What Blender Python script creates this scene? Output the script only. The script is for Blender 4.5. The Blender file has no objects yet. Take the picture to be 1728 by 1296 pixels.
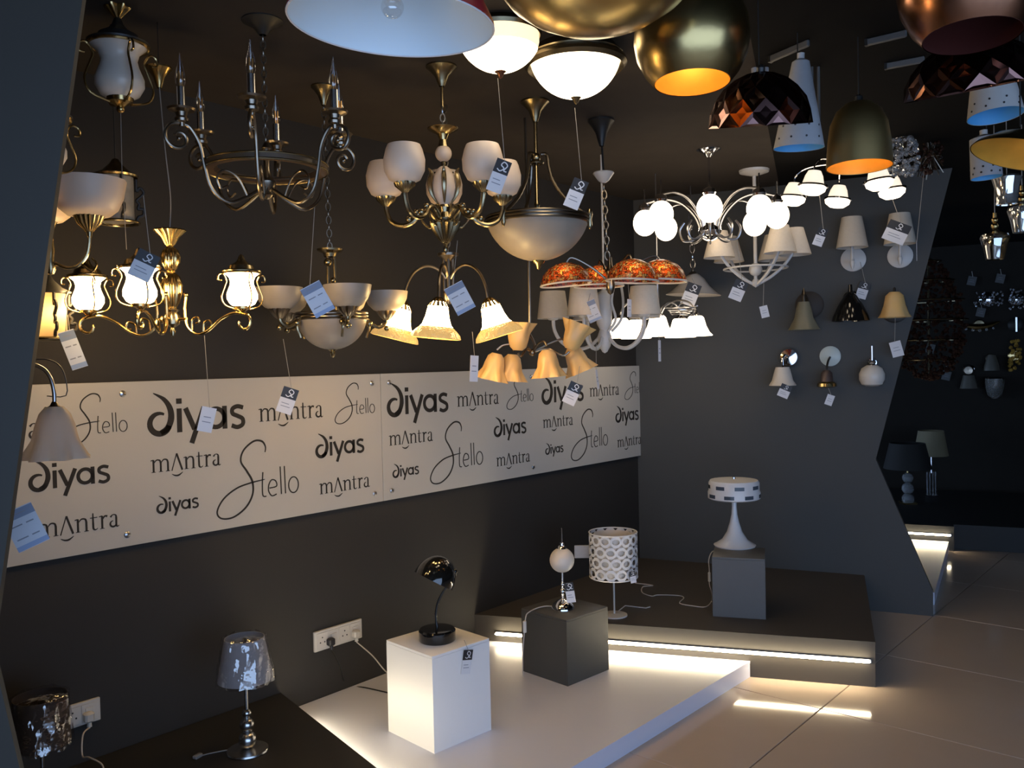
import bpy, math, random
from mathutils import Vector, Matrix
random.seed(7)
PI = math.pi
SC = bpy.context.scene
COL = SC.collection

# ---------------------------------------------------------------- camera
FPX, CX, CY, EYE, HC = 1450.0, 864.0, 648.0, 1.6, 2.7
PITCH, ROLL = math.atan(36 / FPX), 0.022
CAM = Vector((0, 0, EYE))
FWD = Vector((0, math.cos(PITCH), -math.sin(PITCH)))
_u0 = Vector((0, math.sin(PITCH), math.cos(PITCH)))
CXV = Vector((1, 0, 0)) * math.cos(ROLL) - _u0 * math.sin(ROLL)
CYV = Vector((1, 0, 0)) * math.sin(ROLL) + _u0 * math.cos(ROLL)
cam_data = bpy.data.cameras.new('camera')
cam_data.sensor_width = 36
cam_data.lens = FPX / 1728 * 36
cam_data.clip_start = 0.05
cam = bpy.data.objects.new('camera', cam_data)
COL.objects.link(cam)
_m = Matrix((CXV, CYV, -FWD)).transposed().to_4x4()
_m.translation = CAM
cam.matrix_world = _m
SC.camera = cam

# ---------------------------------------------------------------- daylight through the open shop front, exposure
world = bpy.data.worlds.new('daylight')
SC.world = world
world.use_nodes = True
_bg = world.node_tree.nodes['Background']
_bg.inputs['Color'].default_value = (0.44, 0.64, 1.0, 1)
_bg.inputs['Strength'].default_value = 3.0
SC.view_settings.view_transform = 'Standard'
SC.view_settings.look = 'None'
SC.view_settings.gamma = 1
SC.view_settings.exposure = 0.12
SC.view_settings.use_curve_mapping = False
SC.cycles.max_bounces = 7
SC.cycles.diffuse_bounces = 3
SC.cycles.glossy_bounces = 3
SC.cycles.transmission_bounces = 6
SC.cycles.transparent_max_bounces = 8
SC.cycles.caustics_reflective = False
SC.cycles.caustics_refractive = False

# ---------------------------------------------------------------- pixel of the photograph -> point at a real distance
def ray(u, v):
    return FWD + CXV * ((u - CX) / FPX) - CYV * ((v - CY) / FPX)
def P(u, v, d):
    r = ray(u, v)
    return CAM + r * (d / r.y)
def PZ(u, v, z):
    r = ray(u, v)
    return CAM + r * ((z - EYE) / r.z)
def PL(u, v, a, n):
    r = ray(u, v)
    return CAM + r * ((a - CAM).dot(n) / r.dot(n))

# ---------------------------------------------------------------- geometry helpers: each returns (verts, faces)
def lathe(prof, n=24, c=(0, 0, 0), th=0, ruffle=None, capb=False, capt=False):
    if th:
        inner = []
        for i, (r, z) in enumerate(prof):
            inner.append((max(r - th, 0.001), z))
        prof = list(prof) + inner[::-1]
    V, F = [], []
    m = len(prof)
    for i, (r, z) in enumerate(prof):
        for k in range(n):
            a = 2 * PI * k / n
            rr = r
            if ruffle:
                kf, amp, z0, z1 = ruffle
                w = min(max((z - z0) / (z1 - z0), 0), 1)
                rr = r * (1 + amp * w * w * math.cos(kf * a))
            V.append((c[0] + rr * math.cos(a), c[1] + rr * math.sin(a), c[2] + z))
    for i in range(m - 1):
        for k in range(n):
            k2 = (k + 1) % n
            F.append((i * n + k, i * n + k2, (i + 1) * n + k2, (i + 1) * n + k))
    if capb: F.append(tuple(range(n))[::-1])
    if capt: F.append(tuple((m - 1) * n + k for k in range(n)))
    if th:
        for k in range(n):
            k2 = (k + 1) % n
            F.append(((m - 1) * n + k, (m - 1) * n + k2, k2, k))
    return V, F
def sphere(c, r, n=16, m=10, sz=1.0):
    pr = [(max(r * math.sin(PI * i / m), 0.001 * r), -r * sz * math.cos(PI * i / m)) for i in range(m + 1)]
    return lathe(pr, n, c)
def tube(pts, r, n=8, closed=False):
    pts = [Vector(p) for p in pts]
    N = len(pts)
    rs = r if isinstance(r, (list, tuple)) else [r] * N
    V, F = [], []
    up = None
    for i in range(N):
        if closed:
            t = (pts[(i + 1) % N] - pts[i - 1])
        else:
            t = pts[min(i + 1, N - 1)] - pts[max(i - 1, 0)]
        if t.length < 1e-9: t = Vector((0, 0, 1))
        t.normalize()
        if up is None:
            up = Vector((0, 1, 0)) if abs(t.y) < 0.9 else Vector((1, 0, 0))
        a = up - t * up.dot(t)
        if a.length < 1e-6:
            a = Vector((1, 0, 0)) - t * t.x
        a.normalize()
        b = t.cross(a)
        up = a
        for k in range(n):
            w = 2 * PI * k / n
            V.append(tuple(pts[i] + (a * math.cos(w) + b * math.sin(w)) * rs[i]))
    M = N if closed else N - 1
    for i in range(M):
        j = (i + 1) % N
        for k in range(n):
            k2 = (k + 1) % n
            F.append((i * n + k, i * n + k2, j * n + k2, j * n + k))
    if not closed:
        F.append(tuple(range(n))[::-1])
        F.append(tuple((N - 1) * n + k for k in range(n)))
    return V, F
def ring(R, r, c=(0, 0, 0), n=32, m=8):
    return tube([(c[0] + R * math.cos(2 * PI * k / n), c[1] + R * math.sin(2 * PI * k / n), c[2]) for k in range(n)], r, m, True)
def box(c, s, rz=0, bev=0):
    x, y, z = s[0] / 2, s[1] / 2, s[2] / 2
    if not bev:
        V = [(i * x, j * y, k * z) for k in (-1, 1) for j in (-1, 1) for i in (-1, 1)]
        F = [(0, 2, 3, 1), (4, 5, 7, 6), (0, 1, 5, 4), (2, 6, 7, 3), (0, 4, 6, 2), (1, 3, 7, 5)]
    else:
        b = bev
        def rect(hx, hy, zz):
            return [(hx - b, -hy, zz), (hx, -hy + b, zz), (hx, hy - b, zz), (hx - b, hy, zz), (-hx + b, hy, zz), (-hx, hy - b, zz), (-hx, -hy + b, zz), (-hx + b, -hy, zz)]
        V = rect(x - b, y - b, -z) + rect(x, y, -z + b) + rect(x, y, z - b) + rect(x - b, y - b, z)
        F = [tuple(range(8))[::-1], tuple(range(24, 32))]
        for i in range(3):
            for k in range(8):
                k2 = (k + 1) % 8
                F.append((i * 8 + k, i * 8 + k2, i * 8 + 8 + k2, i * 8 + 8 + k))
    return xf((V, F), rz=rz, t=c)
def prism(poly, thick, plane='xy'):
    """poly in plane; 'xy' extrudes +z, 'xz' extrudes +y."""
    n = len(poly)
    if plane == 'xy':
        V = [(a, b, 0) for a, b in poly] + [(a, b, thick) for a, b in poly]
    else:
        V = [(a, 0, b) for a, b in poly] + [(a, thick, b) for a, b in poly]
    F = [tuple(range(n)), tuple(range(n, 2 * n))[::-1]]
    for k in range(n):
        k2 = (k + 1) % n
        F.append((k, n + k, n + k2, k2))
    return V, F
def xf(g, rz=0, rx=0, ry=0, t=(0, 0, 0), s=1):
    M = Matrix.Translation(t) @ Matrix.Rotation(rz, 4, 'Z') @ Matrix.Rotation(ry, 4, 'Y') @ Matrix.Rotation(rx, 4, 'X')
    return [tuple(M @ (Vector(v) * s)) for v in g[0]], g[1]
def smooth(pts, k=6, closed=False):
    pts = [Vector(p) for p in pts]
    out = []
    n = len(pts)
    R = range(n if closed else n - 1)
    for i in R:
        if closed:
            p0, p1, p2, p3 = pts[i - 1], pts[i], pts[(i + 1) % n], pts[(i + 2) % n]
        else:
            p0, p1, p2, p3 = pts[max(i - 1, 0)], pts[i], pts[i + 1], pts[min(i + 2, n - 1)]
        for j in range(k):
            t = j / k
            out.append(0.5 * ((2 * p1) + (p2 - p0) * t + (2 * p0 - 5 * p1 + 4 * p2 - p3) * t * t + (3 * p1 - p0 - 3 * p2 + p3) * t ** 3))
    if not closed: out.append(pts[-1])
    return out
def rad(pts):          # (r, z) -> points in the radial xz plane
    return [(p[0], 0, p[1]) for p in pts]
def spiral(cx, cz, r0, r1, a0, a1, n=18):
    o = []
    for i in range(n + 1):
        t = i / n
        a = math.radians(a0 + (a1 - a0) * t)
        r = r0 + (r1 - r0) * t
        o.append((cx + r * math.cos(a), cz + r * math.sin(a)))
    return o
def chain(p0, p1, L, w, r):
    p0, p1 = Vector(p0), Vector(p1)
    d = p1 - p0
    n = max(2, int(d.length / (L * 0.78)))
    out = []
    q = d.to_track_quat('Z', 'Y').to_matrix()
    for i in range(n):
        c = p0 + d * ((i + .5) / n)
        pts = []
        for k in range(10):
            a = 2 * PI * k / 10
            x, z = w / 2 * math.cos(a), L / 2 * math.sin(a)
            v = Vector((x, 0, z)) if i % 2 else Vector((0, x, z))
            pts.append(c + q @ v)
        out.append(tube(pts, r, 5, True))
    return out
def ribbon(pts, w, th=1.0):
    """flat stroke in the xz plane, face towards -y, thickness th."""
    pts = [Vector((p[0], p[1])) for p in pts]
    N = len(pts)
    ws = w if isinstance(w, (list, tuple)) else [w] * N
    if len(ws) != N:
        ws = [ws[min(int(i / (N - 1) * (len(ws) - 1)), len(ws) - 2)] + (ws[min(int(i / (N - 1) * (len(ws) - 1)), len(ws) - 2) + 1] - ws[min(int(i / (N - 1) * (len(ws) - 1)), len(ws) - 2)]) * ((i / (N - 1) * (len(ws) - 1)) - min(int(i / (N - 1) * (len(ws) - 1)), len(ws) - 2)) for i in range(N)]
    V, F = [], []
    for i in range(N):
        t = pts[min(i + 1, N - 1)] - pts[max(i - 1, 0)]
        t.normalize()
        nn = Vector((-t.y, t.x)) * ws[i] / 2
        for y in (-th, 0):
            a, b = pts[i] + nn, pts[i] - nn
            V += [(a.x, y, a.y), (b.x, y, b.y)]
    for i in range(N - 1):
        o, q = i * 4, i * 4 + 4
        F += [(o, o + 1, q + 1, q), (o + 2, q + 2, q + 3, o + 3), (o, q, q + 2, o + 2), (o + 1, o + 3, q + 3, q + 1)]
    F += [(0, 2, 3, 1), (4 * N - 4, 4 * N - 3, 4 * N - 1, 4 * N - 2)]
    return V, F

def mk(name, geo, mat, s=1.0, flat=False, angle=38):
    if isinstance(geo, tuple): geo = [geo]
    V, F = [], []
    for v, f in geo:
        o = len(V)
        V += [(a[0] * s, a[1] * s, a[2] * s) for a in v]
        F += [tuple(i + o for i in q) for q in f]
    me = bpy.data.meshes.new(name)
    me.from_pydata(V, [], F)
    me.update()
    import bmesh
    bm = bmesh.new(); bm.from_mesh(me)
    bmesh.ops.recalc_face_normals(bm, faces=bm.faces)
    bm.to_mesh(me); bm.free()
    if not flat:
        me.polygons.foreach_set('use_smooth', [True] * len(me.polygons))
        me.set_sharp_from_angle(angle=math.radians(angle))
    me.materials.append(M[mat] if isinstance(mat, str) else mat)
    return me
def tagobj(o, label=None, cat=None, group=None, kind=None):
    if label: o['label'] = label
    if cat: o['category'] = cat
    if group: o['group'] = group
    if kind: o['kind'] = kind
    return o
def obj(name, me, parent=None, loc=(0, 0, 0), rot=(0, 0, 0)):
    o = bpy.data.objects.new(name, me)
    COL.objects.link(o)
    o.location = loc
    o.rotation_euler = rot
    if parent: o.parent = parent
    return o
class Thing:
    def __init__(s, name, label, cat, at, sc=None, group=None, rz=None):
        if isinstance(at, Vector):
            s.o = at.copy(); s.s = sc if sc else at.y / FPX; rz = rz or 0
        else:
            s.o = P(*at); s.s = sc if sc else at[2] / FPX
            rz = -math.atan2(s.o.x, s.o.y) if rz is None else rz
        s.e = bpy.data.objects.new(name, None)
        COL.objects.link(s.e)
        s.e.empty_display_size = 0.05
        s.e.location = s.o
        s.e.rotation_euler = (0, 0, rz)
        tagobj(s.e, label, cat, group)
    def ceil(s):
        return (HC - s.o.z) / s.s
    def part(s, name, geo, mat=None, loc=(0, 0, 0), rot=(0, 0, 0), parent=None, label=None, flat=False, angle=38, kind=None):
        me = geo if isinstance(geo, bpy.types.Mesh) else mk(name, geo, mat, s.s, flat, angle)
        o = obj(name, me, parent or s.e, [c * s.s for c in loc], rot)
        if label: o['label'] = label
        if kind: o['kind'] = kind
        return o
    def mesh(s, name, geo, mat, flat=False, angle=38):
        return mk(name, geo, mat, s.s, flat, angle)
    def lamp(s, loc, power, col=(1, .78, .5), r=0.02, name='bulb_light', parent=None):
        L = bpy.data.lights.new(name, 'POINT')
        L.energy = power; L.color = col; L.shadow_soft_size = r
        o = obj(name, L, parent or s.e, [c * s.s for c in loc])
        return o

# ---------------------------------------------------------------- materials
M = {}
def mat(name, col, rough=.5, metal=0, var=.12, scale=8, bump=0, bscale=60, emit=None, estr=0, trans=0, alpha=1, spec=.5, col2=None, coat=0):
    m = bpy.data.materials.new(name)
    m.use_nodes = True
    nt = m.node_tree
    b = nt.nodes['Principled BSDF']
    b.inputs['Roughness'].default_value = rough
    b.inputs['Metallic'].default_value = metal
    b.inputs['Specular IOR Level'].default_value = spec
    b.inputs['Coat Weight'].default_value = coat
    b.inputs['Transmission Weight'].default_value = trans
    b.inputs['Alpha'].default_value = alpha
    tc = nt.nodes.new('ShaderNodeTexCoord')
    nz = nt.nodes.new('ShaderNodeTexNoise')
    nz.inputs['Scale'].default_value = scale
    nz.inputs['Detail'].default_value = 4
    nt.links.new(tc.outputs['Object'], nz.inputs['Vector'])
    mx = nt.nodes.new('ShaderNodeMix'); mx.data_type = 'RGBA'
    c2 = col2 or tuple(c * (1 - var * 2) for c in col)
    mx.inputs[6].default_value = (*c2, 1)
    mx.inputs[7].default_value = (*col, 1)
    nt.links.new(nz.outputs['Fac'], mx.inputs[0])
    nt.links.new(mx.outputs[2], b.inputs['Base Color'])
    if bump:
        n2 = nt.nodes.new('ShaderNodeTexNoise'); n2.inputs['Scale'].default_value = bscale
        nt.links.new(tc.outputs['Object'], n2.inputs['Vector'])
        bp = nt.nodes.new('ShaderNodeBump'); bp.inputs['Strength'].default_value = bump; bp.inputs['Distance'].default_value = .01
        nt.links.new(n2.outputs['Fac'], bp.inputs['Height'])
        nt.links.new(bp.outputs['Normal'], b.inputs['Normal'])
    if emit:
        b.inputs['Emission Color'].default_value = (*emit, 1)
        b.inputs['Emission Strength'].default_value = estr
    M[name] = m
    return m
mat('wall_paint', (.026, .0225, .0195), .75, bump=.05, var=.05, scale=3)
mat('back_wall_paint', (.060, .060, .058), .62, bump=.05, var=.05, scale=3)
mat('panel_paint', (.040, .036, .030), .5, var=.04, scale=3)
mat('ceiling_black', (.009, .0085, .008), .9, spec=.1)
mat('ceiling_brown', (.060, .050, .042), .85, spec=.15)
mat('far_wall_dimmed', (.020, .016, .012), .8, spec=.2)  # wall colour darkened to stand in for the dim light in the far bay
mat('floor_tile', (.56, .45, .37), .10, var=.04, scale=5)
mat('grout', (.08, .07, .06), .8)
mat('platform_white', (.66, .68, .80), .28, var=.02, scale=3)
mat('platform_dark', (.060, .052, .044), .55, var=.05)
mat('platform_black', (.016, .015, .014), .6, var=.05)
mat('cube_white', (.80, .79, .80), .4, var=.01)
mat('cube_grey', (.062, .060, .056), .45, var=.05)
mat('pedestal_grey', (.12, .12, .12), .5, var=.05)
mat('sign_white', (.50, .475, .43), .45, var=.03, scale=2)
mat('letter_dark', (.018, .014, .011), .7)
mat('steel', (.55, .55, .57), .28, 1, scale=20)
mat('chrome', (.75, .75, .77), .06, 1, var=.02)
mat('silver_satin', (.60, .59, .58), .26, 1, scale=15)
mat('brass', (.62, .45, .20), .22, 1, var=.2, scale=18)
mat('brass_antique', (.46, .38, .23), .27, 1, var=.3, scale=14)
mat('bronze_dark', (.33, .28, .22), .28, 1, var=.25, scale=14)
mat('brass_satin', (.50, .37, .16), .27, 1, var=.12, scale=6, bump=.05, bscale=25)
mat('brass_brushed', (.66, .48, .20), .42, 1, var=.12, scale=6)
mat('copper', (.42, .20, .12), .25, 1, var=.12, scale=6, bump=.04, bscale=20)
mat('copper_dark', (.17, .09, .08), .16, 1, var=.15, scale=6)
mat('iron_black', (.018, .017, .016), .45, var=.2, scale=20)
mat('black_gloss', (.008, .008, .008), .09, coat=.6)
mat('gold_leaf', (.95, .50, .07), .45, .4, var=.12, scale=20)
mat('wood_brown', (.12, .07, .035), .45, var=.3, scale=6)
mat('glass_frost', (.68, .54, .43), .45, var=.06, scale=6)
mat('glass_alabaster', (.34, .29, .24), .4, var=.12, scale=14)
mat('glass_scavo', (.45, .38, .28), .5, var=.25, scale=30, bump=.3)
mat('glass_white', (.72, .65, .57), .3, var=.03)
mat('glass_amber', (.88, .50, .12), .35, col2=(.66, .46, .26), scale=10)
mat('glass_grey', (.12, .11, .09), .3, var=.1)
mat('fabric_cream', (.66, .58, .48), .85, var=.06, scale=60, bump=.15, bscale=200)
mat('fabric_grey', (.42, .42, .44), .8, var=.06, scale=60)
mat('fabric_dark', (.02, .018, .016), .8)
mat('white_metal', (.62, .60, .58), .35, var=.03)
mat('white_lacquer', (.74, .73, .74), .25, var=.02)
mat('plastic_white', (.62, .58, .52), .4, var=.03)
mat('cord_white', (.55, .50, .45), .5, var=.03)
mat('cord_black', (.012, .012, .012), .5)
mat('cord_clear', (.30, .28, .26), .4)
mat('string', (.36, .34, .31), .7)
mat('paper_white', (.72, .72, .76), .6, var=.02)
mat('paper_shadow_blue', (.58, .62, .70), .55, var=.03)  # bluish shadow tint is put into the card colour
mat('paper_blue_dark', (.20, .25, .36), .55, var=.03)
mat('paper_dim', (.10, .10, .10), .7)  # tag paper darkened in colour, stands in for weak light on the far wall
mat('print_black', (.02, .02, .025), .5)
mat('print_grey', (.25, .27, .33), .6)
mat('shade_white_inside', (.78, .90, .99), .5, var=.01)
mat('red_lacquer', (.35, .015, .03), .3, var=.05)
mat('blue_inside', (.10, .42, .80), .5, var=.02)
mat('amber_bead', (.06, .022, .012), .5, spec=.12, var=.4, scale=40)
mat('clear_bulb', (.9, .9, .92), .03, trans=1)
mat('amber_bulb', (.85, .55, .25), .05, trans=.7)
mat('crystal', (.85, .86, .88), .03, trans=.75)
mat('smoked_glass', (.75, .72, .66), .04, trans=.8)
mat('mirror_glass', (.72, .72, .70), .05, .85, var=.02)
# shades and tubes that are switched on
mat('lit_warm', (.9, .8, .6), .4, emit=(1, .66, .28), estr=44)
mat('lit_bulb', (.9, .8, .6), .4, emit=(1, .70, .34), estr=60)
mat('lit_mosaic_bulb', (.9, .8, .6), .4, emit=(1, .72, .36), estr=85)
mat('filament', (.8, .45, .15), .3, .6)
mat('lit_dome', (.9, .85, .75), .4, emit=(1, .80, .52), estr=7)
mat('lit_alabaster', (.9, .8, .65), .4, emit=(1, .72, .42), estr=1.3)
mat('lit_white', (.9, .88, .85), .4, emit=(1, .80, .56), estr=4)
mat('lit_cone', (.9, .88, .85), .4, emit=(1, .84, .62), estr=.9)
mat('lit_bell', (.9, .8, .6), .4, emit=(1, .66, .26), estr=24)
mat('lit_bell_rim', (.55, .36, .14), .2, emit=(1, .58, .18), estr=.5, bump=.8, bscale=90, var=.25, scale=60)
mat('led', (1, .95, .85), .5, emit=(1, .84, .55), estr=42)
def mosaic():
    m = bpy.data.materials.new('mosaic_glass'); m.use_nodes = True
    nt = m.node_tree; b = nt.nodes['Principled BSDF']
    tc = nt.nodes.new('ShaderNodeTexCoord')
    vo = nt.nodes.new('ShaderNodeTexVoronoi'); vo.inputs['Scale'].default_value = 85
    ve = nt.nodes.new('ShaderNodeTexVoronoi'); ve.feature = 'DISTANCE_TO_EDGE'; ve.inputs['Scale'].default_value = 85
    cr = nt.nodes.new('ShaderNodeValToRGB')
    e = cr.color_ramp.elements
    e[0].position = 0; e[0].color = (.10, .02, .005, 1)
    e[1].position = 1; e[1].color = (.55, .22, .04, 1)
    x = e.new(.4); x.color = (.45, .06, .01, 1)
    x = e.new(.7); x.color = (.20, .14, .07, 1)
    sp = nt.nodes.new('ShaderNodeSeparateColor')
    mth = nt.nodes.new('ShaderNodeMath'); mth.operation = 'GREATER_THAN'; mth.inputs[1].default_value = .05
    mx = nt.nodes.new('ShaderNodeMix'); mx.data_type = 'RGBA'; mx.inputs[6].default_value = (.01, .008, .006, 1)
    for n in (vo, ve): nt.links.new(tc.outputs['Object'], n.inputs['Vector'])
    nt.links.new(vo.outputs['Color'], sp.inputs[0]); nt.links.new(sp.outputs[0], cr.inputs[0])
    nt.links.new(ve.outputs['Distance'], mth.inputs[0]); nt.links.new(mth.outputs[0], mx.inputs[0])
    nt.links.new(cr.outputs[0], mx.inputs[7])
    nt.links.new(mx.outputs[2], b.inputs['Base Color'])
    b.inputs['Roughness'].default_value = .2
    tr = nt.nodes.new('ShaderNodeBsdfTranslucent')
    nt.links.new(mx.outputs[2], tr.inputs['Color'])
    ms = nt.nodes.new('ShaderNodeMixShader'); ms.inputs[0].default_value = .38
    out = nt.nodes['Material Output']
    nt.links.new(b.outputs[0], ms.inputs[1]); nt.links.new(tr.outputs[0], ms.inputs[2])
    nt.links.new(ms.outputs[0], out.inputs['Surface'])
    M['mosaic_glass'] = m
mosaic()
def translucent(name, col, fac):
    m = bpy.data.materials[name.split('_lit')[0]].copy(); m.name = name
    nt = m.node_tree; b = nt.nodes['Principled BSDF']; out = nt.nodes['Material Output']
    tr = nt.nodes.new('ShaderNodeBsdfTranslucent'); tr.inputs['Color'].default_value = (*col, 1)
    ms = nt.nodes.new('ShaderNodeMixShader'); ms.inputs[0].default_value = fac
    nt.links.new(b.outputs[0], ms.inputs[1]); nt.links.new(tr.outputs[0], ms.inputs[2]); nt.links.new(ms.outputs[0], out.inputs['Surface'])
    M[name] = m
translucent('glass_scavo_lit', (.85, .62, .32), .6)
translucent('glass_frost_lit', (.85, .76, .66), .45)
def wrap(name='plastic_wrap', fac=.22, rough=.08, bump=.6, tint=(.93, .93, .95)):
    m = bpy.data.materials.new(name); m.use_nodes = True
    nt = m.node_tree; out = nt.nodes['Material Output']; nt.nodes.remove(nt.nodes['Principled BSDF'])
    gl = nt.nodes.new('ShaderNodeBsdfGlossy'); gl.inputs['Roughness'].default_value = rough
    tp = nt.nodes.new('ShaderNodeBsdfTransparent'); tp.inputs['Color'].default_value = (*tint, 1)
    tc = nt.nodes.new('ShaderNodeTexCoord')
    nz = nt.nodes.new('ShaderNodeTexNoise'); nz.inputs['Scale'].default_value = 22
    bp = nt.nodes.new('ShaderNodeBump'); bp.inputs['Strength'].default_value = bump; bp.inputs['Distance'].default_value = .02
    nt.links.new(tc.outputs['Object'], nz.inputs['Vector']); nt.links.new(nz.outputs['Fac'], bp.inputs['Height'])
    nt.links.new(bp.outputs['Normal'], gl.inputs['Normal'])
    ms = nt.nodes.new('ShaderNodeMixShader'); ms.inputs[0].default_value = fac
    nt.links.new(tp.outputs[0], ms.inputs[1]); nt.links.new(gl.outputs[0], ms.inputs[2])
    nt.links.new(ms.outputs[0], out.inputs['Surface'])
    M[name] = m
wrap()
wrap('clear_thin', .16, .03, 0, (.97, .97, .97))
wrap('thin_glass', .45, .05, 0, (.80, .76, .66))

# ---------------------------------------------------------------- the setting
def struct(name, geo, mt, parent=None, loc=(0, 0, 0), rot=(0, 0, 0)):
    o = obj(name, mk(name, geo, mt), parent, loc, rot)
    if not parent: o['kind'] = 'structure'
    return o
A41 = math.radians(41)
LD = Vector((math.sin(A41), math.cos(A41), 0))       # along the left wall
LN = Vector((math.cos(A41), -math.sin(A41), 0))      # out of the left wall, into the room
LA = PZ(504, 1191, .08)
LRZ = math.atan2(LD.y, LD.x)
CORNER = PL(1077, 800, LA, LN); CORNER.z = 0
BEND = PZ(1575, 1040, 0)
BD = (BEND - CORNER); BLEN = BD.length; BD.normalize()
BN = Vector((BD.y, -BD.x, 0))
BRZ = math.atan2(BD.y, BD.x)
def onleft(u, v): return PL(u, v, LA, LN)
def onback(u, v): return PL(u, v, CORNER, BN)

floor = struct('floor', box((2.0, 4.8, -.03), (16, 13, .04)), 'grout')
TS = .9
me_t = mk('tile', box((0, 0, 0), (TS - .004, TS - .004, .012), bev=.002), 'floor_tile', flat=True)
t0 = PZ(1431, 1158, 0)
tx = Vector((LD.x, LD.y, 0)); ty = Vector((-LD.y, LD.x, 0))
for i in range(-9, 10):
    for j in range(-8, 9):
        c = Vector((t0.x, t0.y, 0)) + tx * ((i + .12) * TS) + ty * ((j + .5) * TS)
        if -5.5 < c.x < 9 and -1.0 < c.y < 10.5 and (c - LA).dot(LN) > -.9:
            obj('tile', me_t, floor, (c.x, c.y, -.006), (0, 0, math.atan2(tx.y, tx.x)))
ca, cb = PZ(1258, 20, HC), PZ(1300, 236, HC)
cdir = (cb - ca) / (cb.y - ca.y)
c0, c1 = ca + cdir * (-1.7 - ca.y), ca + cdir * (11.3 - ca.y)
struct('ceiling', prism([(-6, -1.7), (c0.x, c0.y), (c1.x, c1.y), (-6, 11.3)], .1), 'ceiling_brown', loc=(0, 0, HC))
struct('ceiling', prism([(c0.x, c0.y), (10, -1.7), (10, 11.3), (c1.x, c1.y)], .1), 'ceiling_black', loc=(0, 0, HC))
# left wall: long slab whose face passes through LA
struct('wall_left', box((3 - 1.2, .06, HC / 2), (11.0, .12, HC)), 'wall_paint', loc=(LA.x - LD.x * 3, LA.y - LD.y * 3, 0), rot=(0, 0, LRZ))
# back wall: a slab that ends in a slanted, kinked edge
def bt(u, v):
    p = onback(u, v) - CORNER
    return (p.dot(BD), p.z)
kink = bt(1478, 775)
topk = bt(1606, 288)
slope = (topk[0] - kink[0]) / (topk[1] - kink[1])
bpoly = [(-.02, 0), (bt(1575, 1040)[0], 0), (bt(1575, 1040)[0], bt(1577, 999)[1]), kink, (kink[0] + slope * (HC - kink[1]), HC), (-.02, HC)]
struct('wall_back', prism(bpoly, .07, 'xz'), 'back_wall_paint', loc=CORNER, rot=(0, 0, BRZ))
# second bay, far wall, right wall, front wall with the wide shop window opening behind the viewer
FARP = CORNER + BN * -4.2
struct('wall_far', box((5.0, .06, HC / 2), (14, .12, HC)), 'far_wall_dimmed', loc=FARP + BD * -1, rot=(0, 0, BRZ))
struct('wall_right', box((8.5, 4.8, HC / 2), (.12, 13, HC)), 'wall_paint')
struct('wall_front', [box((-4.4, -1.55, HC / 2), (4.6, .1, HC)), box((7.0, -1.55, HC / 2), (3.0, .1, HC)), box((1.7, -1.55, HC - .12), (7.6, .1, .24))], 'wall_paint')
# zigzag partition panel at the left edge of the view
PY = 1.75
ppx = [(150, -90), (128, 30), (98, 300), (55, 640), (0, 985), (-14, 1095), (0, 1206), (33, 1296), (60, 1370)]
pp = [P(u, v, PY) for u, v in ppx]
sl_up = (pp[0].x - pp[4].x) / (pp[0].z - pp[4].z)
k0 = pp[5]
sl_dn = (pp[7].x - k0.x) / (pp[7].z - k0.z)
poly = [(-3.4, 0), (k0.x + sl_dn * (0 - k0.z), 0), (k0.x, k0.z), (k0.x + sl_up * (HC - k0.z), HC), (-3.4, HC)]
struct('wall_partition', prism(poly, .014, 'xz'), 'panel_paint', loc=(0, PY, 0))

# low white platform, polygon read off the floor
def pxy(u, v, z):
    p = PZ(u, v, z); return (p.x, p.y)
WZ, KZ, LZ = .08, .17, .22
wA = onleft(500, 1192); wB = onleft(825, 1075)
fr = PZ(1267, 1115, WZ); nr = PZ(978, 1287, WZ); far_l = PZ(1030, 1097, WZ)
dirR = (nr - fr).normalized()
nr2 = fr + dirR * 2.6
kb0 = PZ(474, 1169, KZ); kb1 = PZ(636, 1296, KZ)
kd = (kb1 - kb0).normalized()
kbw = kb0 - kd * .0
# the left and right edges of the white platform run together in a point towards the viewer
_a, _b, _c, _d = kd.x, -dirR.x, kd.y, -dirR.y
_det = _a * _d - _b * _c
_s = ((fr.x - kb1.x) * _d - _b * (fr.y - kb1.y)) / _det
kend = kb1 + kd * _s
ld_dir = (fr - far_l).normalized()
# where the front face of the dark platform meets the left wall
tt = (LA - far_l).dot(LN) / ld_dir.dot(LN)
pl_wall = far_l + ld_dir * tt
t = Thing('display_platform', 'low white glossy display platform carrying the white cube and dark cube', 'platform', Vector((fr.x, fr.y, 0)), 1)
poly = [(pl_wall.x, pl_wall.y), (kb0.x, kb0.y), (kend.x, kend.y), (fr.x, fr.y)]
poly = [(a - fr.x, b - fr.y) for a, b in poly]
cxp = sum(a for a, b in poly) / 4; cyp = sum(b for a, b in poly) / 4
t.part('top', xf(prism(poly, .012), t=(0, 0, WZ - .012)), 'platform_white')
t.part('base', prism([(cxp + (a - cxp) * .998, cyp + (b - cyp) * .998) for a, b in poly], WZ - .012), 'platform_white')

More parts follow.
